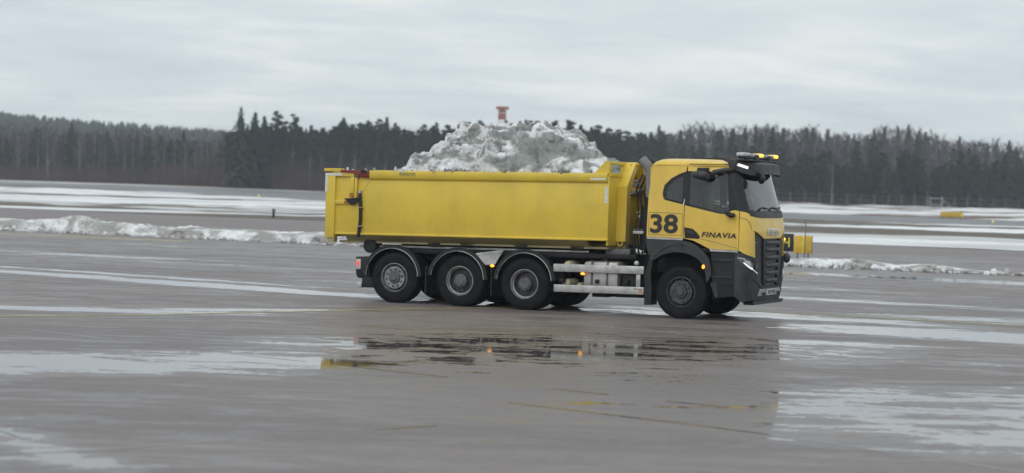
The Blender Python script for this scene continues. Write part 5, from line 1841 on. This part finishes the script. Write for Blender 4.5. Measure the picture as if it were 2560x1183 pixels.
def spruce_crown(seed, width, start, gaps, h=10.0, lean_n=1.0):
    """unit spruce of height 10: whorls of drooping, ragged boughs"""
    rr = random.Random(seed)
    T = []
    z = start * h
    while z < h * 0.985:
        t = (z - start * h) / (h - start * h)
        R = width * (1 - t) ** 0.85 * (0.35 + 0.65 * min(1, t * 6 + 0.3)) + 0.06
        nb = max(4, int(9 - 4 * t))
        a0 = rr.uniform(0, 6)
        for b in range(nb):
            if rr.random() < gaps:
                continue
            a = a0 + 2 * math.pi * b / nb + rr.uniform(-0.3, 0.3)
            L = R * rr.uniform(0.65, 1.15)
            droop = -0.28 * L - 0.1 + 0.3 * t
            ca, sa = math.cos(a), math.sin(a)
            ns = 6 if L > 0.7 else 4
            for k in range(ns):
                f = (k + rr.uniform(0.1, 0.9)) / ns
                c = Vector((ca * L * f, sa * L * f, z + droop * f * f))
                wdt = 0.13 + 0.34 * L * (1 - f) * rr.uniform(0.5, 1.0)
                tip = c + Vector((ca, sa, 0)) * L * 0.32 + Vector((rr.uniform(-.1, .1), rr.uniform(-.1, .1), -0.12 - rr.random() * 0.22))
                sd_ = Vector((-sa, ca, 0)) * wdt
                up = Vector((0, 0, rr.uniform(0.0, 0.16)))
                T += [c + sd_ + up, c - sd_ + up * rr.random(), tip]
                if rr.random() < 0.55:
                    T += [c + sd_ * 0.4, c - sd_ * 0.3, c + Vector((rr.uniform(-.1, .1), rr.uniform(-.1, .1), -0.30 - 0.25 * rr.random()))]
        z += h * (0.030 + 0.012 * rr.random()) * (1.1 - 0.45 * t)
    T += [Vector((-0.05, 0, h * 0.94)), Vector((0.05, 0, h * 0.94)), Vector((0, 0, h * 1.02))]
    T += [Vector((0, -0.05, h * 0.94)), Vector((0, 0.05, h * 0.94)), Vector((0, 0, h * 1.02))]
    return T


def pine_crown(seed, h=10.0, start=0.42, width=1.9):
    rr = random.Random(seed)
    T = []
    limbs = []
    for k in range(15):
        z = h * (start + (0.97 - start) * (k / 14) ** 0.9)
        t = (z / h - start) / (1 - start)
        for b in range(3 if t < 0.85 else 2):
            a = rr.uniform(0, 6.283)
            L = width * (0.55 + 0.45 * math.sin(min(1, t * 1.3 + 0.25) * math.pi)) * rr.uniform(0.45, 1.1) * (1.0 if t < 0.7 else (1.25 - t) * 1.7)
            dz = rr.uniform(0.1, 0.5)
            limbs.append((z * 0.97, a, L * 0.85, dz, 0.05))
            c0 = Vector((math.cos(a) * L * 0.8, math.sin(a) * L * 0.8, z + dz * 0.8))
            n = 46
            sz = rr.uniform(0.45, 0.8) * (0.6 + 0.4 * L / width) * (1.05 - 0.5 * t)
            for q in range(n):
                u = Vector((rr.gauss(0, 1), rr.gauss(0, 1), rr.gauss(0, 0.5)))
                u = u.normalized() * sz * rr.random() ** 0.45
                u.z *= 0.55
                c = c0 + u
                d1 = Vector((rr.gauss(0, 1), rr.gauss(0, 1), rr.gauss(0, 0.6))).normalized() * rr.uniform(0.14, 0.28)
                d2 = Vector((rr.gauss(0, 1), rr.gauss(0, 1), rr.gauss(0, 0.6))).normalized() * rr.uniform(0.10, 0.22)
                T += [c - d1, c + d1, c + d2]
    return T, limbs


def twig_cloud(seed, h=10.0, start=0.30, width=1.5, n=900, tw=0.022):
    """bare crown: ascending limbs with fans of thin twigs"""
    rr = random.Random(seed)
    T = []
    limbs = []
    for k in range(22):
        z = h * (start + (0.93 - start) * rr.random())
        t = (z / h - start) / (1 - start)
        a = rr.uniform(0, 6.283)
        L = width * (1 - 0.62 * t) * rr.uniform(0.5, 1.1)
        dz = L * rr.uniform(0.9, 1.7)
        limbs.append((z, a, L, min(dz, h * 1.0 - z), 0.016))
        base = Vector((0, 0, z))
        tip = Vector((math.cos(a) * L, math.sin(a) * L, z + min(dz, h - z)))
        for q in range(n // 22):
            f = rr.uniform(0.15, 1.05)
            c = base.lerp(tip, f)
            d = Vector((math.cos(a) * 0.5 + rr.gauss(0, .55), math.sin(a) * 0.5 + rr.gauss(0, .55), 0.8 + rr.gauss(0, .4))).normalized() * rr.uniform(0.3, 1.0) * (0.5 + 0.3 * width)
            sd_ = Vector((rr.gauss(0, 1), rr.gauss(0, 1), 0)).normalized() * tw
            T += [c - sd_, c + sd_, c + d]
    return T, limbs


PROTO = {'spruce': [], 'pine': [], 'birch': []}
for k, (wd, stt, gp) in enumerate(((3.2, 0.06, 0.08), (2.9, 0.05, 0.12), (3.6, 0.10, 0.10), (2.3, 0.08, 0.14))):
    cm = tri_cloud('crown', spruce_crown(20 + k, wd, stt, gp), M_SPRUCE)
    tm = trunk_mesh('trunk', 9.7, 0.17, 0.02, M_BARK, 0.03, k)
    PROTO['spruce'].append((tm, cm))
for k, (stt, wd) in enumerate(((0.40, 1.8), (0.50, 1.55), (0.30, 2.0), (0.45, 1.3))):
    T, lb_ = pine_crown(50 + k, 10.0, stt, wd)
    PROTO['pine'].append((trunk_mesh('trunk', 9.6, 0.18, 0.05, M_BARK, 0.10, k, lb_), tri_cloud('crown', T, M_PINE)))
for k, (stt, wd) in enumerate(((0.28, 1.5), (0.38, 1.25), (0.22, 1.8), (0.45, 1.05))):
    T, lb_ = twig_cloud(80 + k, 10.0, stt, wd)
    PROTO['birch'].append((trunk_mesh('trunk', 9.4, 0.115, 0.03, M_BIRCHB, 0.22, k, [l for l in lb_]), tri_cloud('crown', T, M_TWIG)))


def plant(kind, var, x, y, h, label, group, name=None, wscale=1.0, rz=None):
    tm, cm = PROTO[kind][var % 4]
    z = float(terrain(x, y))
    r = empty(name or {'spruce': 'spruce_tree', 'pine': 'pine_tree', 'birch': 'birch_tree'}[kind], (x, y, z - 0.05), random.uniform(0, 6.28) if rz is None else rz)
    s = h / 10.0
    r.scale = (s * wscale, s * wscale, s)
    for nm, me in (('trunk', tm), ('crown', cm)):
        o = bpy.data.objects.new(nm, me)
        COL.objects.link(o); o.parent = r
    tag(r, label, 'tree', group)
    return r


def at_px(px, dist):
    """ground position along a bearing given as a picture column, for the survey notes below"""
    return (px - 1280) / 5500 * dist


def top_z(px, py, dist):
    return CAM_H + (462 + 0.032 * (px - 1280) - py) / 5500 * dist


# survey of the skyline: column, row of the tree top
for i, (px, py, dist, lab, var, ws) in enumerate([
        (594, 264, 428, 'tallest spruce, left one of the pair left of the container', 0, 1.05),
        (629, 277, 430, 'second tallest spruce, right one of the pair left of the container', 1, 1.25)]):
    x = at_px(px, dist)
    plant('spruce', var, x, dist, top_z(px, py, dist) + 0.2, lab, None, wscale=ws * 0.80)
for i, (px, py, dist, kind, var, lab) in enumerate([
        (653, 287, 434, 'spruce', 3, 'slim dark spruce just right of the tall spruce pair'),
        (683, 281, 432, 'pine', 1, 'flat-topped pine with one long side branch, right of the spruce pair'),
        (727, 287, 433, 'pine', 3, 'upright dark pine halfway from the spruce pair to the container'),
        (704, 303, 436, 'pine', 0, 'short dark pine between the flat-topped pine and the upright pine'),
        (851, 291, 432, 'spruce', 2, 'broad dark spruce above the container rear corner'),
        (958, 289, 430, 'spruce', 0, 'double-topped dark spruce above the left half of the container')]):
    plant(kind, var, at_px(px, dist), dist, top_z(px, py, dist) + 0.2, lab, None)

SKY_X = [-300, 0, 100, 200, 300, 400, 480, 540, 565, 600, 660, 740, 790, 850, 960, 1010, 1060, 1120, 1200, 1280, 1400, 1500, 1590, 1640, 1740, 1870, 2040, 2130, 2200, 2300, 2350, 2450, 2560, 2900]
SKY_Y = [300, 312, 310, 312, 320, 328, 335, 340, 312, 305, 305, 305, 312, 300, 298, 305, 312, 306, 300, 296, 300, 308, 330, 322, 310, 312, 316, 334, 318, 322, 336, 348, 358, 370]


def sky_y(px):
    return float(np.interp(px, SKY_X, SKY_Y))


rt = random.Random(5)
cnt = {'spruce': 10, 'pine': 4, 'birch': 0}
ZONES = [(130, 'at the far left edge', 'far left edge'), (330, 'left of the tall spruce pair, behind the snow bank peak', 'left'),
         (560, 'just left of the tall spruce pair', 'left of the pair'), (830, 'between the tall spruce pair and the container', 'right of the pair'),
         (1060, 'above the rear half of the container', 'container rear'), (1330, 'behind the left half of the snow load', 'load left'),
         (1600, 'behind the right half of the snow load', 'load right'), (1860, 'directly above the truck cab', 'above the cab'),
         (2080, 'just right of the truck cab and light bar', 'right of the cab'), (2330, 'halfway from the cab to the right edge', 'right'),
         (9999, 'near the right edge above the far yellow sign', 'far right')]
LOOK = {'spruce': ('tall pointed dark spruce', 'small pointed dark spruce'), 'pine': ('tall round-headed dark pine', 'low round-headed dark pine'),
        'birch': ('tall bare pale birch', 'slim low bare birch')}
PLUR = {'spruce': 'spruces', 'pine': 'pines', 'birch': 'birches'}


def forest_words(kind, px, py):
    z_ = next(z for z in ZONES if px < z[0])
    small = py > sky_y(px) + 30
    return LOOK[kind][small] + ' ' + z_[1], ('low ' if small else 'tall ') + PLUR[kind] + ' ' + z_[2]


def forest_tree(px, dep, kind, py):
    x0 = at_px(px, 430)
    dist = float(FOR(x0)) + dep
    x = at_px(px, dist)
    base = float(terrain(x, dist))
    h = max(4.0, top_z(px, py, dist) - base)
    if cnt[kind] >= 290:
        return
    cnt[kind] += 1
    lab_, grp_ = forest_words(kind, px, py)
    plant(kind, rt.randrange(4), x, dist, h, lab_, grp_,
          wscale=rt.uniform(0.85, 1.15) * (min(1.35, 13 / h) if kind != 'birch' else 1.0))


# left: birches with scattered conifers
for k in range(118):
    px = -160 + k * 6.2 + rt.uniform(-4, 4)
    forest_tree(px, rt.uniform(1, 34), 'birch', sky_y(px) + rt.uniform(-8, 34))
for px, py, d in ((28, 330, 18), (82, 318, 20), (172, 306, 8), (186, 330, 5), (240, 335, 16), (262, 326, 20), (305, 345, 14), (338, 336, 18), (365, 342, 10), (395, 336, 22), (420, 345, 18),
                  (452, 325, 22), (480, 348, 16), (515, 352, 15), (205, 400, 2), (340, 385, 3), (366, 380, 2), (545, 350, 12), (275, 368, 4), (-60, 318, 10), (-110, 312, 12), (10, 345, 12), (120, 340, 18)):
    forest_tree(px, d, 'spruce', py)
for k in range(16):
    px = -100 + k * 41 + rt.uniform(-18, 18)
    forest_tree(px, rt.uniform(16, 40), rt.choice(['pine', 'spruce']), sky_y(px) + rt.uniform(8, 26))
# middle: dark conifers, with a few stems of birch in front
for k in range(150):
    px = 556 + k * 7.3 + rt.uniform(-5, 5)
    forest_tree(px, rt.uniform(6, 46), 'pine' if rt.random() < 0.55 else 'spruce', sky_y(px) + abs(rt.gauss(0, 12)) + rt.choice([0, 4, 16]))
for k in range(62):
    px = 550 + k * 9.2 + rt.uniform(-4, 4)
    forest_tree(px, rt.uniform(2, 9), 'pine' if rt.random() < 0.6 else 'spruce', sky_y(px) + rt.uniform(26, 80))
for k in range(34):
    px = 560 + k * 31 + rt.uniform(-12, 12)
    forest_tree(px, rt.uniform(-2, 4), 'birch', sky_y(px) + rt.uniform(70, 125))
# right: dark pines behind the fence
for k in range(112):
    px = 1600 + k * 9.8 + rt.uniform(-6, 6)
    forest_tree(px, rt.uniform(2, 16), 'pine' if rt.random() < 0.7 else 'spruce', 385 + 0.018 * (px - 1900) + rt.uniform(-18, 42))
for k in range(8):
    px = 1700 + k * 124 + rt.uniform(-10, 10)
    forest_tree(px, rt.uniform(0, 6), 'birch', 410 + rt.uniform(-20, 45))
# right: the rising ground behind, mixed bare and dark
for k in range(118):
    px = 1620 + k * 8.7 + rt.uniform(-6, 6)
    forest_tree(px, rt.uniform(70, 210), 'birch', sky_y(px) + abs(rt.gauss(0, 16)) - 4)
for k in range(40):
    px = 1620 + k * 25.5 + rt.uniform(-7, 7)
    forest_tree(px, rt.uniform(60, 220), 'spruce', sky_y(px) + abs(rt.gauss(0, 10)) - rt.choice([0, 0, 4, 14]))

# ---- the depth of the wood behind, which reads as one mass
def mass(name, n, place, protos, mat, label, seed, hmin=0.8):
    rr = np.random.default_rng(seed)
    allT = []
    for k in range(n):
        x, y, h, w = place(rr)
        T = protos[rr.integers(len(protos))]
        a = rr.uniform(0, 6.28)
        c, s = math.cos(a), math.sin(a)
        q = T * (h / 10.0)
        q = np.stack([(q[..., 0] * c - q[..., 1] * s) * w + x, (q[..., 0] * s + q[..., 1] * c) * w + y, q[..., 2] + float(terrain(x, y))], -1)
        allT.append(q)
    me = tri_cloud(name, np.concatenate(allT), mat)
    o = bpy.data.objects.new(name, me)
    COL.objects.link(o)
    tag(o, label, kind='stuff')
    return o


def low_spruce(seed):
    rr = random.Random(seed)
    T = []
    for k in range(15):
        z = 10 * (0.05 + 0.9 * k / 15)
        R = 1.8 * (1 - k / 15.5) ** 0.9 + 0.1
        for b in range(6):
            a = rr.uniform(0, 6.28)
            L = R * rr.uniform(0.7, 1.2)
            w = 0.35 + 0.35 * L
            T += [(-math.sin(a) * w, math.cos(a) * w, z + 0.7), (math.sin(a) * w, -math.cos(a) * w, z + 0.6), (math.cos(a) * L, math.sin(a) * L, z - 0.3)]
    T += [(-0.1, 0, 9.2), (0.1, 0, 9.2), (0, 0, 10.2)]
    return np.array(T, float)


def low_birch(seed):
    T, _ = twig_cloud(seed, 10.0, 0.15, 1.7, 220, 0.05)
    return np.array([tuple(v) for v in T], float)


LS = [low_spruce(k) for k in range(5)]
LBI = [low_birch(300 + k) for k in range(5)]


def place_mid(rr):
    px = rr.uniform(540, 1660)
    d = 425 + rr.uniform(30, 75)
    x = at_px(px, d)
    return x, d, max(5, top_z(px, sky_y(px) + 12 + abs(rr.normal(0, 16)), d) - float(terrain(x, d))), rr.uniform(0.8, 1.3)


def place_left(rr):
    px = rr.uniform(-1000, 560)
    d = 470 + rr.uniform(20, 70)
    x = at_px(px, d)
    return x, d, max(5, top_z(px, sky_y(px) + 12 + abs(rr.normal(0, 14)), d)), rr.uniform(0.8, 1.3)


def place_rear(rr):
    px = rr.uniform(1560, 3300)
    d = rr.uniform(480, 700)
    x = at_px(px, d)
    return x, d, max(6, top_z(px, sky_y(px) + 8 + abs(rr.normal(0, 20)), d) - float(terrain(x, d))), rr.uniform(0.8, 1.3)


def place_front_r(rr):
    px = rr.uniform(1590, 3300)
    x0 = at_px(px, 430)
    d = float(FOR(x0)) + rr.uniform(10, 40)
    return at_px(px, d), d, max(4, top_z(px, 405 + abs(rr.normal(0, 25)), d)), rr.uniform(0.8, 1.3)


mass('conifer_wood', 420, place_mid, LS, M_SPRUCE, 'dark conifer wood behind the first trees in the middle', 1)
mass('bare_wood', 560, place_left, LBI, M_TWIG, 'grey-brown bare wood behind the birches on the left', 2)
mass('dark_wood', 190, place_left, LS, M_SPRUCE, 'dark conifers deep in the wood on the left', 7)
mass('hillside_wood', 720, place_rear, LBI, M_TWIG, 'grey-brown bare wood on the rise at the right', 3)
mass('hillside_conifers', 110, place_rear, LS, M_SPRUCE, 'dark conifers scattered on the rise at the right', 4)
mass('fence_wood', 400, place_front_r, LS, M_PINE, 'dark wood behind the fence pines on the right', 5)


# ---- brushwood along the forest edge
def brush(name, n, px0, px1, hfun, label, seed, mat):
    rr = np.random.default_rng(seed)
    px = rr.uniform(px0, px1, n)
    x0 = (px - 1280) / 5500 * 430
    d = FOR(x0) + rr.uniform(-3, 12, n)
    x = (px - 1280) / 5500 * d
    h = hfun(px) * rr.uniform(0.35, 1.0, n)
    a = rr.uniform(0, 6.28, n)
    w = rr.uniform(0.015, 0.045, n)
    lean = rr.normal(0, 0.16, (n, 2)) * h[:, None]
    z = terrain(x, d)
    A = np.stack([x - np.cos(a) * w, d - np.sin(a) * w, z], -1)
    B = np.stack([x + np.cos(a) * w, d + np.sin(a) * w, z], -1)
    C = np.stack([x + lean[:, 0], d + lean[:, 1], z + h], -1)
    T1 = np.stack([A, B, C], 1)
    # side shoots
    f = rr.uniform(0.2, 0.8, n)[:, None]
    P = (A + B) / 2 * (1 - f) + C * f
    dv = np.stack([rr.normal(0, 0.3, n) * h, rr.normal(0, 0.3, n) * h, 0.35 * h], -1) * 0.7
    sd_ = np.stack([np.cos(a), np.sin(a), 0 * a], -1) * w[:, None] * 0.7
    T2 = np.stack([P - sd_, P + sd_, P + dv], 1)
    me = tri_cloud(name, np.concatenate([T1, T2]).reshape(-1, 3), mat)
    o = bpy.data.objects.new(name, me)
    COL.objects.link(o)
    tag(o, label, kind='stuff')


brush('brushwood', 50000, -900, 1500, lambda p: np.interp(p, [-300, 0, 300, 420, 560, 800, 1100, 1500], [3.6, 4.0, 5.0, 5.8, 6.6, 7.2, 5.8, 3.8]),
      'reddish-brown bare brushwood along the forest edge on the left', 31, M_SHRUB)
brush('roadside_brush', 7000, 1560, 2900, lambda p: 2.6 + 0 * p, 'low brown brush behind the fence on the right', 32, M_SHRUB)


# ---- the long blue hill far off on the left
def place_far(rr):
    px = rr.uniform(-1500, 900)
    d = rr.uniform(1120, 1500)
    return at_px(px, d), d, rr.uniform(8, 14), rr.uniform(1.0, 1.6)


LF = [np.array([v for k in range(5) for v in ((-1.9 * (1 - k / 5.5), 0.3, 1.2 + 1.7 * k), (1.9 * (1 - k / 5.5), -0.3, 1.2 + 1.7 * k), (0.2 * (-1) ** k, 0, 4.4 + 1.4 * k),
                                              (0.3, -1.9 * (1 - k / 5.5), 1.2 + 1.7 * k), (-0.3, 1.9 * (1 - k / 5.5), 1.2 + 1.7 * k), (0, 0.2, 4.4 + 1.4 * k))], float)]
mass('far_hill_forest', 8600, place_far, LF, M_HILL, 'hazy blue forested hill far away on the left', 9)

# ------------------------------------------------------------------ the air
bm = bmesh.new()
box(bm, -4600, 4600, -450, 6600, -3.0, 41.0)
hz_ = bm_obj('haze', bm, None)
hm = bpy.data.materials.new('haze_air')
hm.use_nodes = True
hm.node_tree.nodes.clear()
ho = hm.node_tree.nodes.new('ShaderNodeOutputMaterial')
hv = hm.node_tree.nodes.new('ShaderNodeVolumePrincipled')
hv.inputs['Color'].default_value = (0.83, 0.92, 1.0, 1)
hv.inputs['Density'].default_value = 0.00028
hv.inputs['Anisotropy'].default_value = 0.1
hm.node_tree.links.new(hv.outputs[0], ho.inputs['Volume'])
hz_.data.materials.append(hm)
tag(hz_, 'thin damp winter haze over the airfield', kind='stuff')
